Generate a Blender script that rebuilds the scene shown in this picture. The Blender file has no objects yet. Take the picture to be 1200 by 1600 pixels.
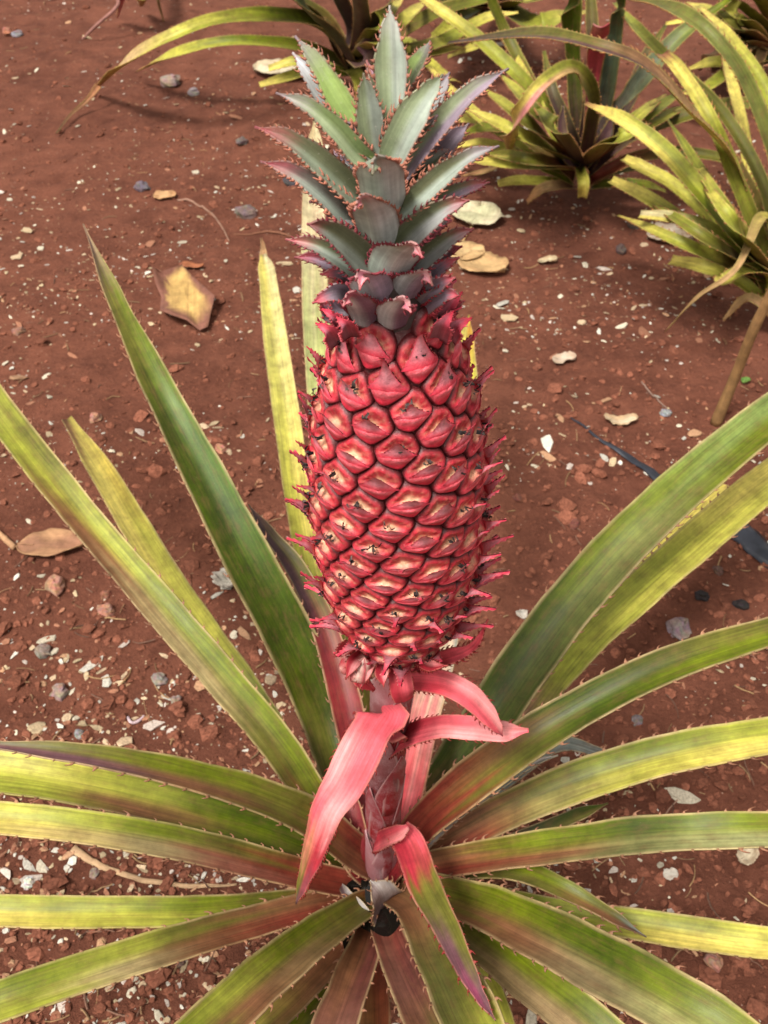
import bpy, math, random
from mathutils import Vector, noise
R = math.radians
rnd = random.Random(7)
C = bpy.context.scene.collection

# ------------------------------------------------------------------ camera
PITCH = R(42); F = 1537.0; H = 0.965
FW = Vector((0, math.cos(PITCH), -math.sin(PITCH)))
UP = Vector((0, math.sin(PITCH), math.cos(PITCH)))
RT = Vector((1, 0, 0)); CAM = Vector((0, 0, H)); Z = Vector((0, 0, 1))
def ray(px, py): return FW + RT*((px-600)/F) + UP*((800-py)/F)
def Ph(px, py, h):
    d = ray(px, py); t = (h-H)/d.z
    return CAM + d*t
def Py(px, py, Y):
    d = ray(px, py)
    return CAM + d*(Y/d.y)
def depth(p): return (p-CAM).dot(FW)
def proj(p):
    q = p-CAM; z = max(q.dot(FW), .02)
    return Vector((600+F*q.dot(RT)/z, 800-F*q.dot(UP)/z))

def lin(c, k=1.0):
    return tuple(k*((x/255/12.92) if x/255 < .04045 else ((x/255+.055)/1.055)**2.4) for x in c)
def mix(a, b, t): return tuple(x+(y-x)*t for x, y in zip(a, b))
def sm(a, b, x):
    t = min(1, max(0, (x-a)/(b-a))); return t*t*(3-2*t)

# ------------------------------------------------------------------ mesh helper
class MB:
    def __init__(s): s.v = []; s.f = []; s.c = []; s.uv = []; s.m = []
    def vert(s, p, c=(1, 1, 1), uv=(0, 0)):
        s.v.append(tuple(p)); s.c.append((c[0], c[1], c[2], 1)); s.uv.append(uv); return len(s.v)-1
    def face(s, *i, m=0): s.f.append(i); s.m.append(m)
    def build(s, name, mats, parent=None, origin=None, smooth=True, solid=0):
        o0 = Vector(origin) if origin is not None else (Vector(parent.get('o', (0, 0, 0))) if parent else Vector())
        me = bpy.data.meshes.new(name)
        me.from_pydata([tuple(Vector(p)-o0) for p in s.v], [], s.f)
        ca = me.color_attributes.new('Col', 'FLOAT_COLOR', 'POINT')
        ca.data.foreach_set('color', [x for c in s.c for x in c])
        ul = me.uv_layers.new(name='UVMap')
        li = [0]*len(me.loops); me.loops.foreach_get('vertex_index', li)
        ul.data.foreach_set('uv', [x for i in li for x in s.uv[i]])
        for m in (mats if isinstance(mats, (list, tuple)) else [mats]): me.materials.append(m)
        me.polygons.foreach_set('material_index', s.m)
        me.polygons.foreach_set('use_smooth', [smooth]*len(me.polygons))
        me.update()
        ob = bpy.data.objects.new(name, me); C.objects.link(ob)
        if parent: ob.parent = parent
        else: ob.location = o0
        if solid:
            md = ob.modifiers.new('thickness', 'SOLIDIFY'); md.thickness = solid; md.offset = 0
        return ob
ORIG = {}
def empty(name, loc, label, cat, group=None):
    o = bpy.data.objects.new(name, None); C.objects.link(o); o.location = loc
    o.empty_display_size = .05
    ORIG[o.name] = Vector(loc); tag(o, label, cat, group); return o
def tag(o, label, cat, group=None):
    o['label'] = label; o['category'] = cat
    if group: o['group'] = group
    return o
def orig(parent):
    while parent is not None and parent.name not in ORIG: parent = parent.parent
    return ORIG[parent.name] if parent is not None else Vector()

# ------------------------------------------------------------------ materials
def mat(name):
    m = bpy.data.materials.new(name); m.use_nodes = True
    nt = m.node_tree; b = nt.nodes['Principled BSDF']; return m, nt, b
def node(nt, t, **kw):
    n = nt.nodes.new(t)
    for k, v in kw.items():
        if k in n.inputs: n.inputs[k].default_value = v
        else: setattr(n, k, v)
    return n
def leafmat(name, rough=.42, streak=.62, trans=.12, spots=.25, bump=.25, bloom=0.0):
    m, nt, b = mat(name); L = nt.links
    col = node(nt, 'ShaderNodeVertexColor', layer_name='Col')
    tc = node(nt, 'ShaderNodeTexCoord'); uv = node(nt, 'ShaderNodeUVMap', uv_map='UVMap')
    mp = node(nt, 'ShaderNodeMapping'); mp.inputs['Scale'].default_value = (480, 7, 1)
    L.new(uv.outputs[0], mp.inputs[0])
    st = node(nt, 'ShaderNodeTexNoise', Scale=1.0, Detail=5.0, Roughness=.7); L.new(mp.outputs[0], st.inputs['Vector'])
    mp2 = node(nt, 'ShaderNodeMapping'); mp2.inputs['Scale'].default_value = (190, 60, 1)
    L.new(uv.outputs[0], mp2.inputs[0])
    bl = node(nt, 'ShaderNodeTexNoise', Scale=1.0, Detail=5.0, Roughness=.65); L.new(mp2.outputs[0], bl.inputs['Vector'])
    fn = node(nt, 'ShaderNodeTexNoise', Scale=900.0, Detail=3.0); L.new(tc.outputs['Object'], fn.inputs['Vector'])
    # streak brightness
    r1 = node(nt, 'ShaderNodeMapRange'); r1.inputs[1].default_value = .3; r1.inputs[2].default_value = .7
    r1.inputs[3].default_value = 1-streak*.6; r1.inputs[4].default_value = 1+streak*.6
    L.new(st.outputs['Fac'], r1.inputs[0])
    m1 = node(nt, 'ShaderNodeVectorMath', operation='SCALE'); L.new(col.outputs[0], m1.inputs[0]); L.new(r1.outputs[0], m1.inputs['Scale'])
    # blotches of brownish red wear
    r2 = node(nt, 'ShaderNodeMapRange'); r2.inputs[1].default_value = .48; r2.inputs[2].default_value = .75
    r2.inputs[3].default_value = 0; r2.inputs[4].default_value = spots
    L.new(bl.outputs['Fac'], r2.inputs[0])
    md_ = node(nt, 'ShaderNodeTexNoise', Scale=45.0, Detail=6.0, Roughness=.7); L.new(tc.outputs['Object'], md_.inputs['Vector'])
    rm = node(nt, 'ShaderNodeMapRange'); rm.inputs[1].default_value = .3; rm.inputs[2].default_value = .7
    rm.inputs[3].default_value = .66; rm.inputs[4].default_value = 1.32; L.new(md_.outputs['Fac'], rm.inputs[0])
    m1b = node(nt, 'ShaderNodeVectorMath', operation='SCALE'); L.new(m1.outputs[0], m1b.inputs[0]); L.new(rm.outputs[0], m1b.inputs['Scale'])
    mx = node(nt, 'ShaderNodeMix', data_type='RGBA'); mx.inputs['B'].default_value = (.17, .075, .035, 1)
    L.new(r2.outputs[0], mx.inputs['Factor']); L.new(m1b.outputs[0], mx.inputs['A'])
    r3 = node(nt, 'ShaderNodeMapRange'); r3.inputs[1].default_value = .66; r3.inputs[2].default_value = .78
    r3.inputs[3].default_value = 0; r3.inputs[4].default_value = .08+bloom
    L.new(fn.outputs['Fac'], r3.inputs[0])
    mx2 = node(nt, 'ShaderNodeMix', data_type='RGBA'); mx2.inputs['B'].default_value = (.5, .46, .40, 1)
    L.new(r3.outputs[0], mx2.inputs['Factor']); L.new(mx.outputs['Result'], mx2.inputs['A'])
    L.new(mx2.outputs['Result'], b.inputs['Base Color'])
    b.inputs['Specular IOR Level'].default_value = .25
    rr = node(nt, 'ShaderNodeMapRange'); rr.inputs[3].default_value = rough-.1; rr.inputs[4].default_value = rough+.16
    L.new(bl.outputs['Fac'], rr.inputs[0]); L.new(rr.outputs[0], b.inputs['Roughness'])
    bp = node(nt, 'ShaderNodeBump', Strength=bump, Distance=.0008); L.new(st.outputs['Fac'], bp.inputs['Height'])
    bp2 = node(nt, 'ShaderNodeBump', Strength=.2, Distance=.0004); L.new(fn.outputs['Fac'], bp2.inputs['Height']); L.new(bp.outputs[0], bp2.inputs['Normal'])
    L.new(bp2.outputs[0], b.inputs['Normal'])
    if trans:
        tr = node(nt, 'ShaderNodeBsdfTranslucent'); L.new(mx2.outputs['Result'], tr.inputs[0])
        ms = node(nt, 'ShaderNodeMixShader'); ms.inputs[0].default_value = trans
        L.new(b.outputs[0], ms.inputs[1]); L.new(tr.outputs[0], ms.inputs[2])
        L.new(ms.outputs[0], nt.nodes['Material Output'].inputs[0])
    return m
M_LEAF = leafmat('pineapple_leaf', spots=.38)
M_BG = leafmat('garden_leaf', rough=.5, spots=.5)
M_CROWN = leafmat('crown_leaf', rough=.5, streak=.4, spots=.15, bump=.3, bloom=.5)
M_BRACT = leafmat('red_bract', rough=.48, streak=.5, spots=.12, bump=.6, trans=.2)
M_DRY = leafmat('dry_leaf', rough=.75, streak=.3, spots=.45, bump=.6)

def scurf():
    m, nt, b = mat('scurfy_stem'); L = nt.links
    col = node(nt, 'ShaderNodeVertexColor', layer_name='Col'); tc = node(nt, 'ShaderNodeTexCoord')
    n1 = node(nt, 'ShaderNodeTexNoise', Scale=900.0, Detail=4.0, Roughness=.7); L.new(tc.outputs['Object'], n1.inputs['Vector'])
    n2 = node(nt, 'ShaderNodeTexNoise', Scale=70.0, Detail=3.0); L.new(tc.outputs['Object'], n2.inputs['Vector'])
    ad = node(nt, 'ShaderNodeMath', operation='ADD'); L.new(n1.outputs['Fac'], ad.inputs[0]); L.new(n2.outputs['Fac'], ad.inputs[1])
    r = node(nt, 'ShaderNodeMapRange'); r.inputs[1].default_value = .95; r.inputs[2].default_value = 1.15; r.inputs[4].default_value = .32
    L.new(ad.outputs[0], r.inputs[0])
    mx = node(nt, 'ShaderNodeMix', data_type='RGBA'); mx.inputs['B'].default_value = (.42, .30, .32, 1)
    L.new(r.outputs[0], mx.inputs['Factor']); L.new(col.outputs[0], mx.inputs['A']); L.new(mx.outputs['Result'], b.inputs['Base Color'])
    b.inputs['Roughness'].default_value = .55
    bp = node(nt, 'ShaderNodeBump', Strength=.5, Distance=.0006); L.new(n1.outputs['Fac'], bp.inputs['Height']); L.new(bp.outputs[0], b.inputs['Normal'])
    return m
M_SCURF = scurf()
def skin():
    m, nt, b = mat('fruit_skin'); L = nt.links
    col = node(nt, 'ShaderNodeVertexColor', layer_name='Col'); tc = node(nt, 'ShaderNodeTexCoord')
    n1 = node(nt, 'ShaderNodeTexNoise', Scale=260.0, Detail=5.0, Roughness=.65); L.new(tc.outputs['Object'], n1.inputs['Vector'])
    n3 = node(nt, 'ShaderNodeTexNoise', Scale=1500.0, Detail=2.0); L.new(tc.outputs['Object'], n3.inputs['Vector'])
    r = node(nt, 'ShaderNodeMapRange'); r.inputs[1].default_value = .3; r.inputs[2].default_value = .7
    r.inputs[3].default_value = .62; r.inputs[4].default_value = 1.3
    L.new(n1.outputs['Fac'], r.inputs[0])
    m1 = node(nt, 'ShaderNodeVectorMath', operation='SCALE'); L.new(col.outputs[0], m1.inputs[0]); L.new(r.outputs[0], m1.inputs['Scale'])
    r3 = node(nt, 'ShaderNodeMapRange'); r3.inputs[1].default_value = .62; r3.inputs[2].default_value = .78; r3.inputs[4].default_value = .3
    L.new(n3.outputs['Fac'], r3.inputs[0])
    mx = node(nt, 'ShaderNodeMix', data_type='RGBA'); mx.inputs['B'].default_value = (.62, .36, .36, 1)
    L.new(r3.outputs[0], mx.inputs['Factor']); L.new(m1.outputs[0], mx.inputs['A'])
    L.new(mx.outputs['Result'], b.inputs['Base Color'])
    b.inputs['Roughness'].default_value = .5
    b.inputs['Subsurface Weight'].default_value = .12
    b.inputs['Subsurface Radius'].default_value = (1.0, .3, .2); b.inputs['Subsurface Scale'].default_value = .002
    bp = node(nt, 'ShaderNodeBump', Strength=.55, Distance=.0012); L.new(n1.outputs['Fac'], bp.inputs['Height'])
    bp2 = node(nt, 'ShaderNodeBump', Strength=.35, Distance=.0003); L.new(n3.outputs['Fac'], bp2.inputs['Height']); L.new(bp.outputs[0], bp2.inputs['Normal'])
    L.new(bp2.outputs[0], b.inputs['Normal'])
    return m
M_SKIN = skin()
def plain(name, rough=.8, nscale=400., var=.35, bstr=.5, usecol=True, color=None, spec=.3):
    m, nt, b = mat(name); L = nt.links
    tc = node(nt, 'ShaderNodeTexCoord')
    n1 = node(nt, 'ShaderNodeTexNoise', Scale=nscale, Detail=5.0, Roughness=.6); L.new(tc.outputs['Object'], n1.inputs['Vector'])
    r = node(nt, 'ShaderNodeMapRange'); r.inputs[1].default_value = .3; r.inputs[2].default_value = .7
    r.inputs[3].default_value = 1-var; r.inputs[4].default_value = 1+var; L.new(n1.outputs['Fac'], r.inputs[0])
    m1 = node(nt, 'ShaderNodeVectorMath', operation='SCALE'); L.new(r.outputs[0], m1.inputs['Scale'])
    if color: m1.inputs[0].default_value = color
    else:
        col = node(nt, 'ShaderNodeVertexColor', layer_name='Col'); L.new(col.outputs[0], m1.inputs[0])
    L.new(m1.outputs[0], b.inputs['Base Color']); b.inputs['Roughness'].default_value = rough
    b.inputs['Specular IOR Level'].default_value = spec
    bp = node(nt, 'ShaderNodeBump', Strength=bstr, Distance=.001); L.new(n1.outputs['Fac'], bp.inputs['Height']); L.new(bp.outputs[0], b.inputs['Normal'])
    return m
M_CHIP = plain('pale_chip'); M_STONE = plain('stone', nscale=250.); M_CLOD = plain('soil_clod', .95, 300., .4, .8, spec=.1)
M_FLOWER = plain('dried_flower', .8, 900.); M_PLASTIC = plain('black_plastic', .38, 60., .3, .4)
def soil():
    m, nt, b = mat('red_soil'); L = nt.links
    tc = node(nt, 'ShaderNodeTexCoord')
    def nz(s, d=6., ro=.6, w=None):
        n = node(nt, 'ShaderNodeTexNoise', Scale=s, Detail=d, Roughness=ro); L.new(tc.outputs['Object'], n.inputs['Vector']); return n
    big, med, fine, gr = nz(1.6, 4.), nz(14., 8., .7), nz(120., 6., .7), nz(600., 4., .7)
    cr = node(nt, 'ShaderNodeValToRGB'); e = cr.color_ramp.elements
    e[0].position = .3; e[0].color = SOIL_D; e[1].position = .72; e[1].color = SOIL_L
    a = node(nt, 'ShaderNodeMath', operation='MULTIPLY_ADD'); a.inputs[1].default_value = .45; L.new(med.outputs['Fac'], a.inputs[0])
    a2 = node(nt, 'ShaderNodeMath', operation='MULTIPLY'); a2.inputs[1].default_value = .35; L.new(big.outputs['Fac'], a2.inputs[0])
    L.new(a2.outputs[0], a.inputs[2])
    a3 = node(nt, 'ShaderNodeMath', operation='MULTIPLY_ADD'); a3.inputs[1].default_value = .22; L.new(fine.outputs['Fac'], a3.inputs[0]); L.new(a.outputs[0], a3.inputs[2])
    L.new(a3.outputs[0], cr.inputs[0])
    # fine pale specks of crushed chip in the soil
    vo = node(nt, 'ShaderNodeTexVoronoi', Scale=150.); L.new(tc.outputs['Object'], vo.inputs['Vector'])
    r = node(nt, 'ShaderNodeMapRange'); r.inputs[1].default_value = .16; r.inputs[2].default_value = .1; r.inputs[3].default_value = 0; r.inputs[4].default_value = 1
    L.new(vo.outputs['Distance'], r.inputs[0])
    sel = node(nt, 'ShaderNodeSeparateColor'); L.new(vo.outputs['Color'], sel.inputs[0])
    gt = node(nt, 'ShaderNodeMath', operation='GREATER_THAN'); gt.inputs[1].default_value = .86; L.new(sel.outputs[0], gt.inputs[0])
    mu = node(nt, 'ShaderNodeMath', operation='MULTIPLY'); L.new(r.outputs[0], mu.inputs[0]); L.new(gt.outputs[0], mu.inputs[1])
    cm = node(nt, 'ShaderNodeMath', operation='GREATER_THAN'); cm.inputs[1].default_value = .5; L.new(med.outputs['Fac'], cm.inputs[0])
    mu2 = node(nt, 'ShaderNodeMath', operation='MULTIPLY'); L.new(mu.outputs[0], mu2.inputs[0]); L.new(cm.outputs[0], mu2.inputs[1])
    mx = node(nt, 'ShaderNodeMix', data_type='RGBA'); mx.inputs['B'].default_value = (.42, .27, .2, 1)
    L.new(mu2.outputs[0], mx.inputs['Factor']); L.new(cr.outputs[0], mx.inputs['A'])
    L.new(mx.outputs['Result'], b.inputs['Base Color'])
    b.inputs['Roughness'].default_value = .95; b.inputs['Specular IOR Level'].default_value = .12
    p = None
    for n, s, d in ((med, .9, .018), (fine, .9, .005), (gr, .9, .0014)):
        q = node(nt, 'ShaderNodeBump', Strength=s, Distance=d); L.new(n.outputs['Fac'], q.inputs['Height'])
        if p: L.new(p.outputs[0], q.inputs['Normal'])
        p = q
    L.new(p.outputs[0], b.inputs['Normal'])
    return m
SOIL_D = (.036, .0105, .0065, 1); SOIL_L = (.250, .092, .056, 1)
M_SOIL = soil()

# ------------------------------------------------------------------ splines
def cr(pts, t):
    n = len(pts)-1; x = min(max(t, 0), 1)*n; i = min(int(x), n-1); u = x-i
    p1, p2 = pts[i], pts[i+1]
    p0 = pts[i-1] if i > 0 else p1*2-p2
    p3 = pts[i+2] if i+2 <= n else p2*2-p1
    return .5*((2*p1)+(-p0+p2)*u+(2*p0-5*p1+4*p2-p3)*u*u+(-p0+3*p1-3*p2+p3)*u*u*u)
def li(vals, t):
    n = len(vals)-1
    if n == 0: return vals[0]
    x = min(max(t, 0), 1)*n; i = min(int(x), n-1); u = x-i
    u = u*u*(3-2*u) if n > 1 else u
    return vals[i]*(1-u)+vals[i+1]*u
COLS = [-1, -.965, -.86, -.72, -.57, -.42, -.28, -.14, 0, .14, .28, .42, .57, .72, .86, .965, 1]
def stops(st, t):
    """st: [(t, left, right)] colours"""
    if t <= st[0][0]: return st[0][1], st[0][2]
    for a, b in zip(st, st[1:]):
        if t <= b[0]:
            k = sm(a[0], b[0], t); return mix(a[1], b[1], k), mix(a[2], b[2], k)
    return st[-1][1], st[-1][2]
def blade(name, material, parent, P, W, N, st, ch=.35, teeth=(.0165, .0031), tc=(.27, .12, .07), mc=(.46, .33, .17),
          seg=46, twist=(0, 0), wob=.04, solid=.0011, back=None, seed=0, tooth0=.04, tooth1=.97, k=1.0, chp=1.7, lean=.5, tip_end=None, mb=None, build=True):
    """a channelled strap leaf; P 3D points base->tip, W half widths (m), N normal vectors"""
    g = random.Random(seed*31+len(P)*7+int(abs(P[-1].x)*1000))
    m = mb or MB(); ph = g.random()*10
    N = N if isinstance(N, list) else [N]*len(P)
    Ls = [0]; prev = cr(P, 0)
    fr = []
    for i in range(seg+1):
        t = i/seg; p = cr(P, t)
        T = (cr(P, min(1, t+.01))-cr(P, max(0, t-.01))).normalized()
        n = cr([Vector(x) for x in N], t)
        S = T.cross(n)
        if S.length < 1e-4: S = T.cross(Vector((.1, .2, 1)))
        S.normalize(); nn = S.cross(T).normalized()
        a = R(twist[0]+(twist[1]-twist[0])*t+4*math.sin(ph+t*5))
        S, nn = S*math.cos(a)+nn*math.sin(a), nn*math.cos(a)-S*math.sin(a)
        w = max(li(W, t), .00025)
        if i: Ls.append(Ls[-1]+(p-prev).length)
        prev = p; fr.append((p, T, S, nn, w))
    def surf(i, v):
        p, T, S, nn, w = fr[i]; s = Ls[i]
        wf = 1+.05*noise.noise(Vector((s*26, v > 0, ph)))+.02*noise.noise(Vector((s*90, v > 0, ph)))
        ch_ = li(ch, i/seg) if isinstance(ch, list) else ch
        hz = ch_*w*(abs(v)**chp)+wob*w*noise.noise(Vector((s*28+ph, v*1.2, ph)))*(.3+abs(v))
        return p+S*(w*v*wf*(1-.12*abs(ch_)*abs(v)))+nn*hz
    ids = []
    for i in range(seg+1):
        t = i/seg; row = []
        for v in COLS:
            cl, c_r = stops(st, t+.07*noise.noise(Vector((v*3.1+ph, t*4, 2)))+.03*noise.noise(Vector((v*11+ph, t*9, 5))))
            kk = sm(-.35, .35, v+.25*noise.noise(Vector((Ls[i]*9, ph, 0))))
            c = mix(cl, c_r, kk)
            d = noise.noise(Vector((Ls[i]*14, v*1.5, ph)))+.45*noise.noise(Vector((Ls[i]*40, v*9, ph+4)))
            c = tuple(x*(1+.28*d)*k for x in c)
            if abs(v) > .96: c = mix(c, mc, .5+.45*noise.noise(Vector((Ls[i]*30, v, ph))))
            row.append(m.vert(surf(i, v), c, (v*fr[i][4]+ph, Ls[i])))
        ids.append(row)
    for i in range(seg):
        for j in range(len(COLS)-1):
            m.face(ids[i][j], ids[i][j+1], ids[i+1][j+1], ids[i+1][j])
    if teeth:
        sp, th = teeth
        for side in (-1, 1):
            s = Ls[-1]*tooth0+g.random()*sp
            while s < Ls[-1]*tooth1:
                i = 0
                while i < seg-1 and Ls[i+1] < s: i += 1
                u = (s-Ls[i])/max(1e-6, Ls[i+1]-Ls[i])
                e = surf(i, side).lerp(surf(i+1, side), u); p, T, S, nn, w = fr[i]
                h = th*(.4+.85*g.random())*min(1, w/.008+.25); b = h*.6
                out = (S*side+nn*((li(ch, i/seg) if isinstance(ch, list) else ch)*lean+.15*g.uniform(-1, 1))).normalized()
                T2 = T if g.random() > .1 else T*.3
                c1, c2 = mix(mc, tc, .7), tc
                q = [e-T*b-out*th*.12, e+T*b*.9-out*th*.12, e-T*b*.15+out*h*.5, e+T*b*.55+out*h*.48, e+T2*b*1.1+out*h*.82, e+T2*b*2.6+out*h*.95]
                q = [m.vert(x, mix(c1, c2, min(1, y/3)), (side*w+ph, s)) for y, x in enumerate(q)]
                m.face(q[0], q[1], q[3], q[2]); m.face(q[2], q[3], q[4]); m.face(q[4], q[3], q[5])
                s += sp*(.6+.75*g.random())*(.6+.4*min(1, w/.015))
    if not build: return m
    o0 = orig(parent)
    return m.build(name, material, parent, origin=o0, solid=solid)

WS_ = .87
def px_blade(name, material, parent, pts, wpx, st, hs=None, Y=None, n=None, cam=.5, up=.8, **kw):
    """pts: pixel points base->tip; hs heights or Y distances (interpolated); wpx full widths in picture pixels"""
    K = len(pts)
    P = []
    for i, (x, y) in enumerate(pts):
        t = i/(K-1)
        P.append(Ph(x, y, li2(hs, t)) if hs is not None else Py(x, y, li2(Y, t)))
    Ns = []; W = []
    for i, p in enumerate(P):
        t = i/(K-1)
        nv = (CAM-p).normalized()*cam+Z*up+(Vector(n) if n else Vector())
        Ns.append(nv)
        T = (cr(P, min(1, t+.02))-cr(P, max(0, t-.02))).normalized()
        S = T.cross(nv).normalized()
        a = proj(p); ti = proj(p+T*.002)-a; ti = ti.normalized() if ti.length > 1e-5 else Vector((1, 0))
        si = (proj(p+S*.001)-a)/.001
        ppm = abs(si.x*ti.y-si.y*ti.x)
        full = F/max(depth(p), .05)
        w = li(wpx, t)*.5*WS_/max(ppm, .55*full)
        W.append(w)
    return blade(name, material, parent, P, W, Ns, st, **kw)
def li2(v, t):
    if not isinstance(v, (list, tuple)): return v
    n = len(v)-1; x = t*n; i = min(int(x), n-1); u = x-i
    if n == 2:
        a, b, c = v   # quadratic through three
        return a*(1-t)*(1-2*t)+b*4*t*(1-t)+c*t*(2*t-1)
    return v[i]*(1-u)+v[i+1]*u

# ------------------------------------------------------------------ colours (pigments; on main leaf halves they also paint reflected light)
G = .62
def K(*c): return lin(c, G)
DG = K(72, 88, 6); MG = K(118, 130, 22); LG = K(168, 172, 62); YG = K(210, 204, 86); YE = K(242, 222, 112)
PB = K(190, 170, 118); BR = K(146, 98, 66); RB = K(146, 62, 48); PU = K(110, 74, 80); PK = K(225, 100, 110); OG = K(112, 110, 40)
GR = K(150, 156, 148); DRY = K(206, 164, 116); DKR = K(150, 40, 48); PALE = K(205, 196, 190); PD = K(86, 66, 66); CREAM = K(225, 210, 160)

# ------------------------------------------------------------------ main plant
BASE = Ph(590, 1392, .12)
plant = empty('pineapple_plant', (BASE.x, BASE.y, 0),
    'large foreground pineapple plant bearing one red fruit with a grey green crown', 'pineapple plant')
HB = .12
def L(pts, w, st, hs, label=None, **kw):  # left/right half colours mix leaf pigment with painted-in reflected light
    o = px_blade('leaf', M_LEAF, plant, pts, w, st, hs=hs, **kw)
    if label: o['label'] = label
    return o
# left upper
L([(580, 1370), (515, 1150), (460, 1015), (395, 890), (325, 755), (250, 610), (182, 470), (130, 350)], [60, 88, 96, 92, 80, 60, 34, 2],
  [(0, RB, RB), (.12, OG, DG), (.3, DG, DG), (.6, DG, K(92, 122, 40)), (.85, OG, MG), (1, PU, K(180, 150, 120))], [HB, .17, .24, .31, .37, .43, .47, .50], seed=1, ch=.3, k=.85)
L([(575, 1390), (500, 1265), (430, 1160), (345, 1060), (250, 950), (150, 835), (60, 725), (-20, 620), (-100, 500), (-160, 400)], [45, 62, 68, 70, 70, 66, 66, 64, 50, 10],
  [(0, RB, RB), (.2, OG, MG), (.4, PB, MG), (.55, BR, LG), (.7, LG, OG), (.85, PB, LG), (1, PB, YG)], [HB, .17, .22, .26, .30, .33, .36, .38, .40, .41], seed=2, ch=.35)
L([(560, 1395), (490, 1260), (420, 1125), (355, 1035), (285, 940), (220, 840), (160, 740), (105, 655)], [30, 42, 46, 54, 56, 56, 48, 20],
  [(0, RB, RB), (.25, MG, MG), (.5, LG, YG), (.7, YE, YG), (.85, YE, K(225, 200, 90)), (1, BR, YE)], [HB, .13, .15, .17, .18, .19, .19, .18], seed=3, k=.95, label='short yellow leaf with a blunt cut tip')
# left horizontals
L([(600, 1365), (555, 1335), (490, 1285), (400, 1245), (300, 1215), (200, 1192), (100, 1176), (0, 1165), (-60, 1160)], [40, 66, 74, 68, 60, 50, 38, 16, 2],
  [(0, RB, RB), (.15, BR, RB), (.3, OG, OG), (.5, BR, MG), (.7, PU, OG), (1, PU, PD)], [HB+.02, .18, .24, .29, .33, .36, .375, .38, .375], seed=4)
L([(595, 1380), (520, 1345), (420, 1305), (310, 1272), (200, 1245), (100, 1225), (0, 1210), (-120, 1200), (-300, 1200)], [45, 62, 70, 76, 80, 82, 82, 76, 10],
  [(0, RB, RB), (.12, OG, DG), (.3, MG, DG), (.5, BR, LG), (.65, LG, YG), (.8, LG, YG), (1, YG, YG)], [HB+.01, .16, .20, .235, .26, .28, .29, .29, .25], seed=5)
L([(590, 1392), (500, 1375), (400, 1350), (300, 1325), (200, 1305), (100, 1290), (0, 1280), (-120, 1275), (-300, 1285)], [45, 58, 66, 68, 66, 64, 62, 55, 8],
  [(0, RB, RB), (.15, RB, RB), (.3, K(178, 110, 90), OG), (.45, PB, MG), (.6, K(214, 190, 120), LG), (.8, YE, YG), (1, YE, YG)], [HB+.01, .18, .23, .27, .295, .31, .315, .31, .27], seed=6)
L([(580, 1400), (480, 1408), (400, 1418), (300, 1426), (200, 1427), (100, 1427), (0, 1425), (-120, 1420), (-260, 1410)], [35, 45, 52, 58, 61, 62, 62, 56, 10],
  [(0, RB, RB), (.2, OG, OG), (.4, LG, MG), (.55, YG, LG), (.75, YE, LG), (1, YE, YG)], [.07, .10, .12, .14, .15, .155, .16, .16, .13], seed=7)
L([(590, 1400), (500, 1415), (400, 1442), (300, 1470), (200, 1500), (100, 1532), (0, 1566), (-110, 1605), (-250, 1660)], [40, 55, 64, 70, 74, 76, 78, 72, 10],
  [(0, RB, RB), (.2, RB, BR), (.35, BR, OG), (.5, PB, LG), (.7, LG, MG), (.85, YG, LG), (1, YE, YG)], [HB, .16, .19, .22, .24, .25, .255, .25, .22], seed=8)
L([(600, 1400), (560, 1422), (495, 1465), (420, 1525), (340, 1597), (240, 1690), (150, 1780)], [40, 58, 76, 90, 100, 95, 10],
  [(0, BR, RB), (.2, OG, OG), (.4, K(150, 120, 80), MG), (.6, BR, LG), (.8, LG, MG), (1, LG, LG)], [HB+.02, .17, .22, .27, .30, .31, .30], seed=9)
L([(585, 1420), (540, 1480), (480, 1545), (410, 1610), (330, 1690)], [30, 40, 48, 52, 8], [(0, RB, RB), (.4, BR, BR), (1, OG, LG)], [HB-.02, .12, .15, .17, .16], seed=10)
L([(575, 1440), (535, 1510), (475, 1590), (420, 1670), (370, 1750)], [40, 55, 66, 60, 8], [(0, RB, RB), (.4, OG, MG), (1, MG, LG)], [HB-.04, .09, .12, .13, .12], seed=11)
L([(592, 1410), (575, 1470), (548, 1540), (520, 1620), (490, 1720), (470, 1800)], [40, 58, 74, 88, 80, 10],
  [(0, RB, RB), (.3, K(120, 66, 58), BR), (.7, K(146, 100, 84), K(140, 90, 76)), (1, OG, OG)], [HB, .155, .19, .215, .22, .21], seed=12)
L([(590, 1450), (585, 1520), (585, 1600), (585, 1700), (590, 1780)], [40, 56, 62, 60, 8], [(0, DKR, RB), (.5, K(160, 84, 50), K(150, 100, 60)), (1, OG, OG)], [.07, .10, .125, .13, .11], seed=13)
L([(590, 1400), (605, 1460), (636, 1530), (672, 1605), (710, 1700), (740, 1790)], [42, 60, 74, 86, 80, 10],
  [(0, RB, RB), (.4, K(124, 70, 62), K(140, 92, 78)), (.8, OG, BR), (1, OG, OG)], [HB+.005, .165, .20, .225, .23, .21], seed=14)
L([(600, 1390), (645, 1415), (685, 1490), (728, 1580), (775, 1680), (820, 1790)], [50, 74, 92, 112, 105, 10],
  [(0, BR, BR), (.25, K(130, 100, 64), BR), (.5, OG, K(120, 120, 60)), (.8, LG, OG), (1, LG, LG)], [HB+.03, .19, .235, .27, .285, .27], seed=15, ch=.4)
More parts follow.
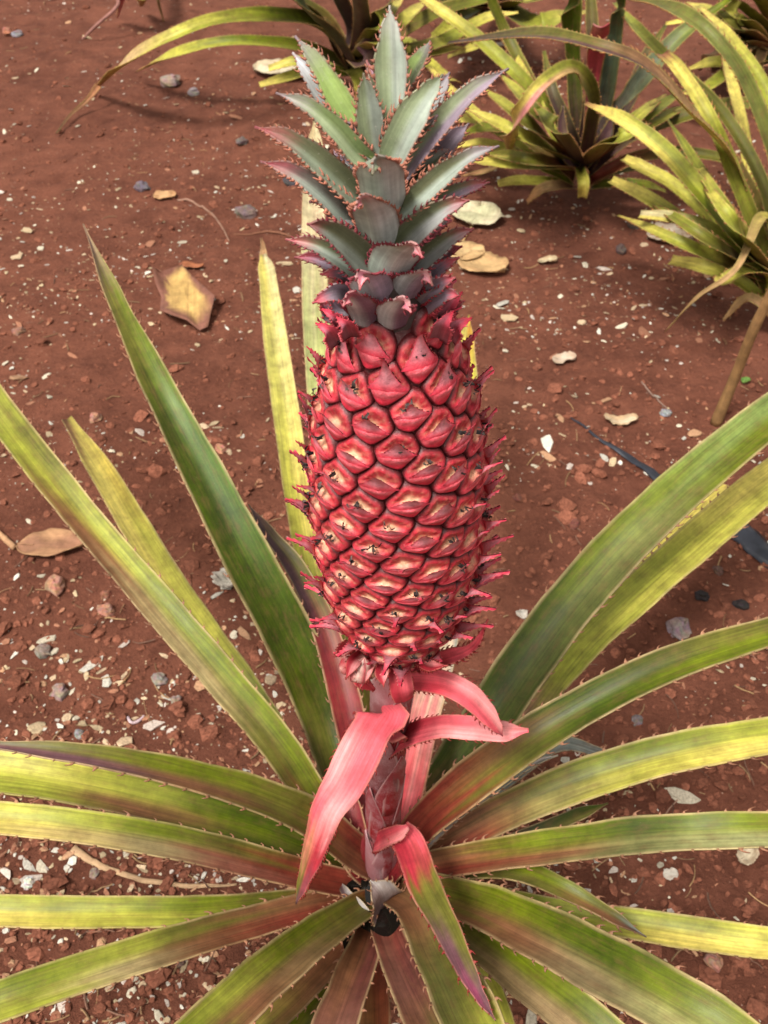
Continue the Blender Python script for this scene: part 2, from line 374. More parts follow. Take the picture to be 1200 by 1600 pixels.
# right lowers
L([(600, 1388), (690, 1400), (780, 1432), (880, 1480), (985, 1535), (1090, 1595), (1200, 1665), (1310, 1745)], [45, 72, 92, 110, 120, 120, 100, 10],
  [(0, RB, RB), (.15, OG, OG), (.3, MG, BR), (.5, DG, K(156, 136, 96)), (.7, MG, K(168, 166, 104)), (1, LG, LG)], [HB+.02, .18, .23, .27, .30, .315, .31, .29], seed=16, ch=.4)
L([(610, 1400), (690, 1430), (760, 1478), (840, 1540), (920, 1605), (1010, 1680), (1090, 1750)], [40, 62, 80, 92, 92, 80, 10],
  [(0, RB, RB), (.2, OG, OG), (.4, MG, K(178, 150, 104)), (.7, MG, K(200, 170, 124)), (1, LG, LG)], [HB, .15, .18, .205, .215, .21, .19], seed=17)
L([(680, 1400), (735, 1470), (765, 1530), (792, 1600), (810, 1680)], [20, 26, 30, 30, 4], [(0, MG, MG), (.4, LG, YG), (1, YG, YG)], [.10, .13, .15, .16, .15], seed=18)
L([(620, 1395), (740, 1400), (840, 1420), (940, 1438), (1040, 1453), (1140, 1468), (1240, 1480), (1360, 1500)], [35, 42, 48, 56, 62, 62, 56, 8],
  [(0, RB, RB), (.2, MG, OG), (.4, LG, LG), (.6, LG, YE), (.8, YG, YE), (1, YE, YE)], [.08, .11, .13, .145, .155, .16, .16, .13], seed=19)
L([(600, 1375), (690, 1352), (790, 1335), (900, 1320), (1000, 1308), (1100, 1302), (1210, 1300), (1340, 1305), (1460, 1320)], [45, 56, 62, 68, 72, 72, 70, 60, 8],
  [(0, RB, RB), (.15, BR, RB), (.3, MG, BR), (.5, DG, K(140, 140, 84)), (.7, MG, K(165, 165, 110)), (1, LG, LG)], [HB+.02, .18, .23, .27, .30, .32, .325, .31, .28], seed=20)
L([(600, 1375), (680, 1330), (780, 1275), (890, 1228), (1000, 1193), (1100, 1170), (1210, 1152), (1340, 1140), (1460, 1140)], [40, 55, 70, 78, 78, 74, 70, 58, 8],
  [(0, RB, RB), (.18, BR, RB), (.35, OG, K(166, 156, 90)), (.5, MG, YG), (.7, LG, YE), (1, YG, YG)], [HB+.01, .16, .20, .235, .26, .275, .28, .27, .24], seed=21)
L([(605, 1370), (660, 1292), (740, 1222), (820, 1162), (910, 1106), (1010, 1055), (1110, 1018), (1220, 985), (1330, 960), (1430, 945)], [45, 66, 82, 80, 74, 68, 62, 54, 40, 5],
  [(0, DKR, DKR), (.16, RB, RB), (.27, K(128, 90, 50), OG), (.45, DG, DG), (.7, OG, MG), (1, MG, MG)], [HB+.05, .225, .285, .325, .35, .37, .38, .38, .375, .37], seed=22, k=.95)
L([(610, 1355), (690, 1235), (765, 1125), (850, 1000), (945, 885), (1045, 785), (1150, 695), (1260, 610), (1370, 530), (1450, 470)], [60, 88, 98, 99, 95, 88, 82, 70, 46, 5],
  [(0, RB, RB), (.15, DG, DG), (.35, DG, K(104, 112, 52)), (.5, MG, K(122, 124, 66)), (.7, K(140, 160, 84), MG), (1, LG, LG)], [HB+.01, .16, .21, .26, .30, .34, .37, .39, .40, .40], seed=23, ch=.3, k=.92)
L([(620, 1350), (735, 1225), (825, 1120), (905, 1015), (1000, 925), (1100, 838), (1205, 752), (1320, 670), (1430, 590)], [25, 36, 48, 68, 74, 74, 72, 60, 5],
  [(0, RB, RB), (.2, K(190, 140, 110), K(190, 140, 110)), (.35, LG, LG), (.55, LG, YG), (.75, YE, YG), (1, YE, YE)], [HB-.01, .12, .15, .18, .215, .24, .255, .26, .25], seed=24)
L([(900, 1010), (985, 905), (1060, 830), (1120, 780), (1150, 765)], [20, 46, 56, 50, 12], [(0, LG, LG), (.5, YE, YG), (.85, YE, YE), (1, DRY, DRY)], [.15, .17, .185, .19, .18], seed=25, ch=.5)
# small ones
L([(700, 1290), (800, 1215), (870, 1165), (930, 1175), (988, 1201)], [24, 28, 28, 20, 2], [(0, GR, GR), (.6, GR, GR), (1, PD, PD)], [.14, .2, .235, .235, .225], seed=26, k=.9, label='small grey leaf tip')
L([(640, 1380), (730, 1360), (810, 1362), (880, 1390), (950, 1428), (1010, 1464)], [30, 42, 46, 38, 26, 2], [(0, OG, OG), (.5, MG, OG), (.8, OG, BR), (1, GR, PD)], [.12, .17, .205, .22, .215, .20], seed=27)
L([(640, 1365), (720, 1345), (820, 1310), (900, 1275), (950, 1255)], [26, 30, 34, 26, 3], [(0, PD, PD), (1, DG, OG)], [.09, .12, .14, .145, .14], seed=28)
L([(640, 1340), (690, 1290), (750, 1245), (830, 1195), (872, 1180)], [30, 34, 26, 12, 2], [(0, PALE, PALE), (1, PALE, GR)], [.155, .205, .255, .29, .30], seed=29, k=.9, cam=.9, label='pale underside of a leaf')
# tall leaves behind the fruit
L([(590, 1350), (565, 1180), (530, 1040), (488, 900), (466, 780), (448, 650), (432, 540), (418, 430), (411, 398)], [30, 40, 46, 50, 50, 50, 45, 32, 12],
  [(0, RB, RB), (.25, LG, LG), (.5, YG, YE), (.75, K(218, 210, 110), K(236, 224, 140)), (1, YE, CREAM)], [HB-.02, .12, .14, .16, .18, .19, .19, .18, .17], seed=30, ch=.25, label='yellow leaf with a withered tip behind the fruit')
L([(592, 1345), (575, 1150), (545, 980), (515, 800), (500, 620), (493, 480), (490, 340), (492, 240), (492, 188)], [26, 34, 40, 44, 48, 50, 44, 32, 6],
  [(0, RB, RB), (.3, LG, LG), (.55, K(196, 200, 130), K(190, 196, 120)), (.75, K(222, 205, 160), K(226, 200, 160)), (1, K(230, 205, 150), CREAM)], [HB, .15, .19, .23, .27, .29, .30, .30, .295], seed=31, ch=.25)
L([(612, 1340), (638, 1230), (662, 1120), (692, 1010), (715, 850), (726, 700), (730, 600), (728, 540), (733, 492)], [44, 62, 62, 54, 46, 44, 40, 32, 3],
  [(0, DKR, DKR), (.12, K(200, 70, 76), K(214, 84, 88)), (.24, K(222, 120, 120), K(228, 140, 134)), (.32, K(230, 190, 165), K(232, 200, 170)), (.45, LG, GR), (.7, YG, YG), (1, YE, K(220, 160, 60))],
  [HB+.06, .20, .25, .29, .30, .29, .27, .25, .23], seed=32, ch=.3, k=1.05, label='leaf behind the stem, pink below and yellow at its tip')
L([(588, 1350), (566, 1220), (538, 1090), (505, 980), (462, 890), (420, 835), (388, 788)], [44, 56, 60, 50, 40, 26, 2],
  [(0, DKR, DKR), (.3, K(150, 50, 52), DKR), (.45, K(140, 50, 54), RB), (.6, PU, OG), (1, PD, PU)], [HB+.03, .17, .215, .25, .27, .285, .29], seed=33, k=.85, label='dark purple and red leaf left of the stem')
L([(590, 1385), (560, 1345), (545, 1270), (525, 1200)], [40, 60, 50, 8], [(0, DKR, DKR), (1, RB, DKR)], [HB+.02, .17, .20, .21], seed=34, k=.8)
# heart: pale sheath pieces
L([(606, 1440), (600, 1418), (594, 1395), (578, 1376)], [36, 60, 56, 4], [(0, K(150, 110, 108), K(150, 110, 108)), (1, K(186, 164, 160), PALE)], [.12, .16, .19, .20], seed=35, teeth=(.005, .003), k=.9, label='small pale grey toothed leaf at the heart')
L([(592, 1400), (560, 1350), (520, 1300), (480, 1255), (452, 1215)], [40, 46, 40, 30, 3], [(0, RB, RB), (1, OG, MG)], [.10, .12, .14, .15, .15], seed=36, k=.8)
L([(615, 1460), (590, 1452), (560, 1420), (540, 1395), (532, 1378)], [12, 24, 28, 18, 3], [(0, PALE, PALE), (1, PU, PALE)], [.13, .155, .165, .165, .16], seed=37, k=.75, teeth=None)

MW, ntw, bw = mat('dark_water'); bw.inputs['Base Color'].default_value = (.006, .005, .004, 1); bw.inputs['Roughness'].default_value = .06
def pool(px, py, h, rx, ry):
    c = Ph(px, py, h); m = MB(); k = depth(c)/F; ids = []
    for f in (0, .5, 1):
        for j in range(20):
            a = j/20*6.283; w = 1+.12*math.sin(3*a+px)
            ids.append(m.vert((c.x+math.cos(a)*rx*k*f*w, c.y+math.sin(a)*ry*k*f*w, h-.0012*(1-f))))
    for q in (0, 20):
        for j in range(20): m.face(ids[q+j], ids[q+(j+1) % 20], ids[q+20+(j+1) % 20], ids[q+20+j])
    o = m.build('water_pool', MW, plant, origin=orig(plant)); o['label'] = 'dark rain water held in the leaf bases'
pool(596, 1440, .168, 38, 22); pool(566, 1395, .160, 26, 24); pool(560, 1478, .150, 26, 18)
# ------------------------------------------------------------------ stem
S_PTS = [Py(592, 1420, .435), Py(597, 1340, .43), Py(600, 1250, .427), Py(606, 1160, .423), Py(612, 1080, .418), Py(622, 1000, .412)]
def stem():
    m = MB(); K_ = 60; n = 22; rows = []
    for i in range(K_+1):
        t = i/K_; p = cr(S_PTS, t); T = (cr(S_PTS, min(1, t+.02))-cr(S_PTS, max(0, t-.02))).normalized()
        e1 = T.cross(Vector((0, 1, 0))).normalized(); e2 = T.cross(e1)
        r = .0115*(1+.05*math.sin(t*37)+.12*(1-t)); row = []
        for j in range(n):
            a = j/n*2*math.pi
            q = p+(e1*math.cos(a)+e2*math.sin(a))*r*(1+.06*noise.noise(Vector((math.cos(a), math.sin(a), t*12))))
            row.append(m.vert(q, mix(K(120, 24, 34), K(160, 84, 92), .5+.7*noise.noise(Vector((a, t*9, 3)))), (a*.01, t*.3)))
        rows.append(row)
    for i in range(K_):
        for j in range(n): m.face(rows[i][j], rows[i][(j+1) % n], rows[i+1][(j+1) % n], rows[i+1][j])
    m.face(*reversed(rows[0])); m.face(*rows[-1])
    return m.build('stem', M_SCURF, plant, origin=orig(plant))
stem()
def sheath(t0, ang, wid, length, c1, c2, free=.004, flare=.0009, name='stem_scale'):
    """a scale hugging the stem: base at t0, wrapping `wid` radians, tip lifting off"""
    m = MB(); n = 16; kk = 14; rows = []
    for i in range(kk+1):
        u = i/kk; t = t0+length*u; p = cr(S_PTS, t); T = (cr(S_PTS, min(1, t+.02))-cr(S_PTS, max(0, t-.02))).normalized()
        e1 = T.cross(Vector((0, 1, 0))).normalized(); e2 = T.cross(e1); row = []
        w = wid*(1-u**2.2)+.04
        for j in range(n+1):
            v = j/n*2-1; a = ang+w*v*.5
            r = .0130+flare*(.3+u)+.0006*abs(v)+.0009*noise.noise(Vector((u*4, v*2, ang)))+free*max(0, u-.75)**1.5
            row.append(m.vert(p+(e1*math.cos(a)+e2*math.sin(a))*r, mix(c1, c2, sm(0, 1, u)) if abs(v) < .93 else mix(c2, K(225, 190, 185), .5), (a*.01, t*.3)))
        rows.append(row)
    for i in range(kk):
        for j in range(n): m.face(rows[i][j], rows[i][j+1], rows[i+1][j+1], rows[i+1][j])
    return m.build(name, M_SCURF, plant, origin=orig(plant), solid=.0007)
# angle: e1 = T x Y ~ -x? front found numerically
def front_angle(dx):
    T = (S_PTS[3]-S_PTS[2]).normalized(); e1 = T.cross(Vector((0, 1, 0))).normalized(); e2 = T.cross(e1)
    d = Vector((dx, -1, 0)).normalized(); return math.atan2(d.dot(e2), d.dot(e1))
SC = (K(150, 14, 24), K(160, 56, 66)); SD = (K(110, 12, 20), K(206, 140, 146))
for t0, dx, wid, ln, cc in ((.06, .8, 3.6, .30, SD), (.16, -1.2, 3.2, .32, SC), (.30, .9, 3.4, .30, SC), (.44, -.8, 3.0, .30, SD),
                            (.56, .6, 3.4, .30, SC), (.68, -.5, 3.0, .26, SD), (.10, 6, 3., .4, SC), (.4, 6, 3., .4, SC), (.02, -2.5, 3.3, .30, SD)):
    sheath(t0, front_angle(dx), wid, ln, *cc)
# pink bracts on the stem
PKc = K(224, 92, 104); PKl = K(236, 150, 150); PKd = K(186, 52, 66)
WS_ = .87
def BRC(pts, w, st, Y, **kw): return px_blade('stem_bract', M_BRACT, plant, pts, w, st, Y=Y, tc=lin((150, 40, 40), .7), mc=K(226, 150, 130), k=1.3, **kw)
BRC([(606, 1150), (600, 1116), (582, 1134), (560, 1176), (536, 1224), (508, 1270), (488, 1330), (472, 1380), (463, 1412)], [44, 60, 72, 78, 76, 62, 44, 22, 2],
    [(0, PKd, PKd), (.2, PKc, PKc), (.45, PKc, PKl), (.62, PKl, PKc), (.75, PKd, K(200, 130, 100)), (.88, K(150, 70, 80), OG), (1, PD, PU)],
    [.420, .402, .386, .370, .355, .342, .335, .332, .330], cam=1, up=.1, seed=41, ch=-.15, teeth=(.005, .0017), wob=.08, n=(-.35, 0, 0))
BRC([(608, 1068), (640, 1062), (690, 1066), (730, 1085), (758, 1112), (776, 1135), (785, 1150)], [34, 40, 46, 46, 38, 22, 2],
    [(0, PKd, PKd), (.3, PKc, PKd), (.6, PKl, PKc), (.85, PKl, PKc), (1, PKd, PU)], [.41, .398, .386, .377, .372, .37, .37], cam=1, up=.3, seed=42, ch=.05, solid=.0007, teeth=(.006, .002))
BRC([(606, 1175), (640, 1150), (690, 1136), (740, 1138), (785, 1143), (826, 1141)], [30, 44, 42, 44, 38, 8],
    [(0, PKd, PKd), (.25, PKd, PKc), (.5, PKc, PKl), (.8, PKl, PKl), (1, K(220, 110, 110), PKc)], [.42, .405, .395, .388, .384, .382], cam=.8, up=.6, seed=43, ch=.12, solid=.0007, teeth=(.007, .002), twist=(10, -15))
BRC([(620, 1030), (624, 1050), (628, 1080), (632, 1096)], [36, 42, 44, 36], [(0, PKd, PKd), (.6, PKc, PKd), (1, PKd, PKd)], [.395, .38, .372, .372], cam=1, up=.1, seed=44, ch=-.25, teeth=(.005, .0018))
BRC([(622, 1300), (640, 1322), (662, 1380), (698, 1450), (728, 1515), (752, 1560), (774, 1594)], [52, 60, 62, 50, 38, 22, 2],
    [(0, PKc, PKc), (.14, PKc, PKd), (.26, K(180, 70, 70), PKd), (.36, OG, OG), (.58, OG, PU), (.8, PU, K(130, 60, 84)), (1, PU, PD)],
    [.408, .396, .362, .322, .290, .270, .254], cam=1, up=.3, seed=45, ch=.3, teeth=(.011, .0025))
BRC([(584, 1322), (600, 1312), (622, 1302), (638, 1292)], [22, 34, 32, 12], [(0, PKd, PKc), (1, PKc, PKl)], [.416, .406, .400, .402], cam=1, up=.5, seed=48, ch=.3, teeth=(.006, .0018), seg=14)
for q in (([(566, 1022), (552, 1036), (540, 1062)], 24), ([(580, 1030), (570, 1048), (562, 1078)], 26), ([(600, 1036), (596, 1052), (600, 1074)], 24), ([(655, 1032), (672, 1040), (700, 1040)], 22), ([(548, 1008), (534, 1018), (522, 1026)], 20)):
    BRC(q[0], [q[1], q[1]*1.1, 1], [(0, K(224, 170, 160), PKd), (.5, PKl, PKd), (1, PKd, PKd)], [.385, .372, .366], cam=1, up=.2, seed=int(q[0][0][0]), ch=.3, teeth=(.004, .0018), seg=14)
BRC([(560, 1030), (566, 1060), (585, 1078)], [34, 36, 6], [(0, PKd, PKd), (1, PKc, PKd)], [.39, .38, .385], cam=1, up=.2, seed=46, ch=-.3, teeth=(.005, .002), seg=14)
BRC([(650, 1040), (700, 1028), (740, 1010), (762, 968)], [30, 30, 16, 2], [(0, PKd, PKd), (.5, PKc, PKc), (1, PKc, PKd)], [.40, .39, .388, .39], cam=.7, up=.7, seed=47, ch=.3, teeth=(.006, .0025), seg=20)

# ------------------------------------------------------------------ fruit
A0 = Py(624, 990, .410); A1 = Py(618, 478, .372); AX = (A1-A0); FL = AX.length; AX.normalize()
E1 = AX.cross(Vector((0, 1, 0))).normalized(); E2 = AX.cross(E1).normalized()
if E1.x < 0: E1, E2 = -E1, -E2
# E1 ~ +x ; front direction:
FRONT = math.atan2((CAM-A0).dot(E2), (CAM-A0).dot(E1)); FS = 1 if E2.y < 0 else -1
PROF = [(990, 46), (968, 74), (940, 91), (900, 107), (850, 117), (800, 123), (750, 127), (700, 127), (650, 121), (600, 110), (560, 98), (525, 84), (500, 72), (478, 58)]
ps = []
for y, w in PROF:
    x = 624+(618-624)*(990-y)/(990-478)
    # solve s along the axis whose projection has this y
    lo, hi = 0., FL
    for _ in range(40):
        mid = (lo+hi)/2
        if proj(A0+AX*mid).y > y: lo = mid
        else: hi = mid
    ps.append((lo, w*depth(A0+AX*lo)/F))
def RAD(s):
    if s <= ps[0][0]: return ps[0][1]
    for a, b in zip(ps, ps[1:]):
        if s <= b[0]:
            return a[1]+(b[1]-a[1])*(s-a[0])/(b[0]-a[0])
    return ps[-1][1]
def SRF(phi, s, h=0.):
    r = RAD(min(max(s, 0), FL))
    dr = (RAD(min(FL, s+.008))-RAD(max(0, s-.008)))/.016
    rd = E1*math.cos(phi)+E2*math.sin(phi)
    n = (rd-AX*dr*.8).normalized()
    return A0+AX*s+rd*r+n*h, n, rd
RMAX = max(r for _, r in ps)
fruit_m = MB(); rows = []
for i in range(41):
    s = FL*i/40; row = []
    for j in range(48):
        p, n, rd = SRF(j/48*2*math.pi, s, -.0015)
        row.append(fruit_m.vert(p, K(96, 16, 20)))
    rows.append(row)
for i in range(40):
    for j in range(48): fruit_m.face(rows[i][j], rows[i][(j+1) % 48], rows[i+1][(j+1) % 48], rows[i+1][j])
fruit_m.face(*reversed(rows[0])); fruit_m.face(*rows[-1])
fruit = fruit_m.build('fruit', M_SKIN, plant, origin=orig(plant))
fruit['label'] = 'long red pineapple fruit covered in spiny eyes'
# phyllotaxis
GA = R(137.508)*FS
EA = .00035; eyes = []; s = .006; i = 0
while s < FL-.004:
    r = RAD(s); A = EA*(.35+.65*min(1, r/RMAX)**1.0)
    eyes.append((i*GA, s, A)); s += A/(2*math.pi*r); i += 1
NE = len(eyes)
# phase: put an eye at the front at picture row ~700, x ~ 612
tgt = None
best = min(range(NE), key=lambda q: abs(proj(SRF(FRONT, eyes[q][1])[0]).y-(703)))
PH = FRONT-eyes[best][0]-R(6)*(1 if FS > 0 else -1)*0
eyes = [(a+PH, s, A) for a, s, A in eyes]
def wrap(a): return (a+math.pi) % (2*math.pi)-math.pi
KF = lambda *c: lin(c, .92)
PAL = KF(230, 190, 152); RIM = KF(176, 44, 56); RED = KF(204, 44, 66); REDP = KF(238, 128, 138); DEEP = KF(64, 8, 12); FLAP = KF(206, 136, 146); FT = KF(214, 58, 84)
def fruitlet(m, idx, seed):
    a0, s0, A = eyes[idx]; r0 = RAD(s0); a = math.sqrt(A); g = random.Random(seed)
    nb = []
    for d in (1, 2, 3, 5, 8, 13, 21, 34):
        for sg in (-1, 1):
            q = idx+sg*d
            if 0 <= q < NE: nb.append(((wrap(eyes[q][0]-a0)*r0), eyes[q][1]-s0))
    def rb(th):
        c, sn = math.cos(th), math.sin(th); b = .75*a
        for x, y in nb:
            dt = x*c+y*sn
            if dt > 1e-6: b = min(b, (x*x+y*y)/2/dt)
        return b
    n = 36; raw = [rb(j/n*2*math.pi) for j in range(n)]
    rbs = [.5*raw[j]+.25*(raw[j-1]+raw[(j+1) % n]) for j in range(n)]
    low = 1-s0/FL; g2 = random.Random(seed+5); pale = g.uniform(.7, 1.15); tint = g.uniform(.82, 1.15); top = sm(.84, .97, s0/FL)
    rings = [0, .16, .32, .46, .58, .68, .78, .86, .92, .97, 1.01]
    hb = .115*a
    def hgt(u, v, d, th):
        vv = v/a; uu = u/a; e = 1-d**11
        stp = sm(-.03, .03, vv)
        disc = hb*.85*e+.05*a*math.exp(-((d-.74)/.12)**2)-.06*a*math.exp(-(d/.5)**2)+.016*a*math.sin(th*15+idx)*sm(.45, .7, d)*(1-sm(.88, 1, d))
        bul = hb*e+.17*a*math.exp(-((vv+.10)/.2)**2)*max(0, 1-(uu/.62)**2)*(1-d**4)
        return bul*(1-stp)+disc*stp+.014*a*noise.noise(Vector((uu*5, vv*5, idx*1.7)))*e
    grid = []
    for k, d in enumerate(rings):
        row = []
        for j in range(n if k else 1):
            th = j/n*2*math.pi; rr = rbs[j]*d if k else 0
            u, v = rr*math.cos(th), rr*math.sin(th)
            h = hgt(u, v, min(d, 1), th)
            if k == len(rings)-1: h = -.002
            p, nn, rd = SRF(a0+u/r0, s0+v, h)
            vv = v/a
            cu = mix(PAL, RIM, sm(.18, .50, d+.1*noise.noise(Vector((th*2, idx, 0)))+(1-pale)*.3)); cu = mix(cu, PAL, .35*max(0, math.sin(th*19+2*math.sin(th*5+idx)))*sm(.4, .5, d)*(1-sm(.7, .86, d))*g2.uniform(.3, 1))
            cl = mix(RED, REDP, math.exp(-((vv+.18)/.12)**2)*.8*(1-abs(u/a))*(.6+.7*g2.random()))
            c = mix(cl, cu, sm(-.06, .04, vv))
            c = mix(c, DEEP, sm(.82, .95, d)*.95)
            c = tuple(x*tint for x in c)
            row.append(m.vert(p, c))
        grid.append(row)
    for j in range(n): m.face(grid[0][0], grid[1][j], grid[1][(j+1) % n])
    for k in range(1, len(rings)-1):
        for j in range(n): m.face(grid[k][j], grid[k+1][j], grid[k+1][(j+1) % n], grid[k][(j+1) % n])
    # bract flap: from the middle of the cell, narrowing to a spine that lifts off
    lw = g.uniform(.85, 1.2)*(1+.65*sm(.35, 1, low)+.7*top); flen = .72*a*lw*g.uniform(.85, 1.2); out = (.42+.06*low)*a*lw*g.uniform(.6, 1.45)
    skew = g.uniform(-.12, .12)*a; kk = 9; cols = 9; gr = []
    
    for i_ in range(kk+1):
        t = i_/kk
        w = (.40*a*((1-t)**2.3)+.09*a*(1-t))+.0003
        row = []
        for j in range(cols):
            x = j/(cols-1)*2-1; u = w*x+skew*t*t; v = -.07*a+flen*t-.03*a*x*x*(1-t)
            h = hb+.17*a*max(0, 1-(u/a/.62)**2)*(1-.25*t)-.02*a*(t < .05)+.012*a+out*t**2.0-.06*a*abs(x)*t*(1-t)*2
            p, nn, rd = SRF(a0+u/r0, s0+v, h)
            c = mix(mix(RED, FLAP, sm(.0, .3, t)*(1-.45*abs(x))), FT, sm(.62, .95, t)); c = mix(c, FT, .7*sm(.75, 1, abs(x)))
            row.append(m.vert(p, tuple(q*tint for q in c)))
        gr.append(row)
    for i_ in range(kk):
        for j in range(cols-1): m.face(gr[i_][j], gr[i_][j+1], gr[i_+1][j+1], gr[i_+1][j])
    # underside
    for i_ in range(kk+1):
        pass
    # marginal teeth
    for side in (0, cols-1):
        for i_ in range(0, kk):
            e0, e1 = Vector(m.v[gr[i_][side]]), Vector(m.v[gr[i_+1][side]])
            if g.random() < .12: continue
            c0 = Vector(m.v[gr[i_][cols//2]]); o = (e0-c0)
            if o.length < 1e-5: continue
            o = o.normalized()*.075*a+(e1-e0)*.55+SRF(a0, s0)[1]*.03*a*g.uniform(-.5, 1.5)
            t0 = m.vert(e0+o+(e1-e0)*.3, K(236, 150, 140)); m.face(gr[i_][side], gr[i_+1][side], t0)
    # dried flower
    if g.random() < .7-.0*low:
        cx, cy = g.uniform(-.12, .12)*a, (.16+.1*g.random()+.12*low)*a
        for q in range(g.randint(3, 6)):
            an = g.uniform(-.9, 2.2+.9); ln = g.uniform(.1, .26)*a; wd = g.uniform(.025, .055)*a
            zz = hb+.04*a
            pts = []
            for t in (0, .35, .7, 1):
                for sd in (-1, 1):
                    u = cx+math.cos(an)*ln*t-math.sin(an)*wd*sd*(1-.6*t)+g.uniform(-.015, .015)*a; v = cy+math.sin(an)*ln*t+math.cos(an)*wd*sd*(1-.6*t)+g.uniform(-.015, .015)*a
                    p, nn, rd = SRF(a0+u/r0, s0+v, zz+(.13*math.sin(t*3)+g.uniform(-.03, .07)+.05*q*t)*a)
                    pts.append(m.vert(p, g.choice([K(50, 42, 42), K(84, 70, 66), K(120, 104, 98), K(30, 26, 28)])))
            for k in range(0, 6, 2): m.face(pts[k], pts[k+1], pts[k+3], pts[k+2], m=1)
rest = MB(); order = []
for k in range(NE):
    p, n, rd = SRF(eyes[k][0], eyes[k][1]); order.append((-(n.dot((CAM-p).normalized())), k))
order.sort(); shown = {k for _, k in order[:100]}
for k in range(NE):
    if k in shown:
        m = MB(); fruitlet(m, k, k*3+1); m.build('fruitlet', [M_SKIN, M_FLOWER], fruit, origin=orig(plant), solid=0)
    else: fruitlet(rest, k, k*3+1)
ro = rest.build('fruitlets_on_the_far_side', [M_SKIN, M_FLOWER], fruit, origin=orig(plant)); ro['kind'] = 'stuff'
# pale abortive buds at the lower left of the fruit
def bud(px, py, Y, w, l, seed):
    g = random.Random(seed); p0 = Py(px, py, Y); m = MB(); n = 10; rows = []
    w *= .85
    for i in range(9):
        t = i/8; rr = w*math.sin(math.pi*(.12+.86*t))*(1+.1*math.sin(t*9)); row = []
        for j in range(n):
            a = j/n*2*math.pi; f = 1+.22*math.sin(a*5+seed)
            q = p0+Vector((math.cos(a)*rr*f, math.sin(a)*rr*f, 0))+Vector((-.25*l*(1-t), -.2*l*(1-t), l*t))
            row.append(m.vert(q, mix(K(240, 200, 186), K(180, 44, 60), sm(.1, .7, .5+.5*math.sin(a*5+seed)+.3*noise.noise(q*200)))))
        rows.append(row)
    for i in range(8):
        for j in range(n): m.face(rows[i][j], rows[i][(j+1) % n], rows[i+1][(j+1) % n], rows[i+1][j])
    m.face(*reversed(rows[0])); m.face(*rows[-1])
    m.build('small_bud', M_SKIN, plant, origin=orig(plant))
for k, q in enumerate([(550, 1044, .385, .0065, .016), (570, 1056, .375, .0075, .017)]): bud(*q, seed=k)

# ------------------------------------------------------------------ crown
CA = [Py(618, 500, .372), Py(603, 400, .364), Py(598, 330, .360), Py(600, 280, .358), Py(602, 240, .357)]
m = MB(); rows = []
for i in range(25):
    t = i/24; p = cr(CA, t); r = .0135*(1-t)**1.1+.001; row = []
    for j in range(16):
        a = j/16*2*math.pi; row.append(m.vert(p+Vector((math.cos(a)*r, math.sin(a)*r, 0)), K(110, 96, 92)))
    rows.append(row)
for i in range(24):
    for j in range(16): m.face(rows[i][j], rows[i][(j+1) % 16], rows[i+1][(j+1) % 16], rows[i+1][j])
m.face(*reversed(rows[0])); m.face(*rows[-1])
crown = m.build('crown', M_CROWN, plant, origin=orig(plant)); crown['label'] = 'grey green spiny crown tinged purple and red'
CG = K(158, 172, 134); CGG = K(154, 164, 152); CDG = K(104, 110, 82); CPU = K(146, 130, 144); CGR = K(164, 166, 164); CPK = K(196, 96, 108); CLG = K(156, 180, 104); CTR = K(170, 70, 84)
def yax(py): # axis distance at a picture row
    ys = [500, 400, 300, 200, 130, 0]; vs = [.372, .364, .358, .355, .354, .352]
    for k in range(5):
        if py >= ys[k+1]: return vs[k+1]+(vs[k]-vs[k+1])*min(1, (py-ys[k+1])/(ys[k]-ys[k+1]))
    return .352
def CL(pts, w, st, dy, kk=1.45, n=(0, -1, .2), ch=.5, tl=(.0034, .0018), seed=0, tcol=None, **kw):
    K_ = len(pts); P = []; W = []
    ww = [li(w, i/(K_-1)) for i in range(K_)]
    for i, (x, y) in enumerate(pts):
        t = i/(K_-1); p = Py(x, y, yax(pts[0][1])+li2(dy, t)); P.append(p); W.append(ww[i]*.46*depth(p)/F)
    return blade('crown_leaf', M_CROWN, crown, P, W, Vector(n), st, ch=ch, teeth=tl, tc=tcol or K(206, 132, 108), mc=K(170, 140, 128), seg=30, seed=seed, k=kk, wob=.05, solid=.0008, tooth0=.12, tooth1=.96, **kw)
def cs(a, b=None, tip=CPU, b2=None):
    b = b or a; return [(0, a, b), (.6, a, b), (.85, mix(a, tip, .6), mix(b, tip, .5)), (1, tip, tip)]
# upper rosette (back to front)
CL([(613, 215), (612, 165), (610, 100), (609, 50), (609, 8)], [18, 48, 60, 36, 1], cs(CG, CGG, K(180, 178, 172)), [0, .004, .008], n=(0, -1, .1), ch=.3, seed=1)
CL([(612, 200), (625, 150), (645, 112), (662, 85), (672, 64)], [24, 34, 36, 24, 1], cs(CLG, CDG, CPU), [.006, .015, .03], n=(-.5, -1, .3), seed=2)
CL([(612, 210), (602, 170), (590, 135), (580, 115), (573, 94)], [24, 30, 26, 16, 1], cs(CDG, CPU, CTR), [.002, .01, .018], n=(.5, -1, .3), seed=3)
CL([(590, 240), (558, 200), (528, 155), (495, 100), (461, 56)], [30, 44, 46, 32, 1], cs(CLG, CLG, CPU), [.0, .004, .012], n=(.25, -1, .3), seed=4)
CL([(580, 250), (545, 205), (510, 155), (482, 112), (457, 82)], [30, 40, 42, 28, 1], cs(CGR, CGR, K(190, 190, 196)), [.004, .014, .022], n=(.2, -1, .2), seed=5)
CL([(585, 255), (580, 215), (576, 180), (572, 145), (568, 114)], [34, 48, 50, 34, 1], cs(CG, CGG, CDG), [0, -.004, -.004], n=(.15, -1, .1), ch=.3, seed=6)
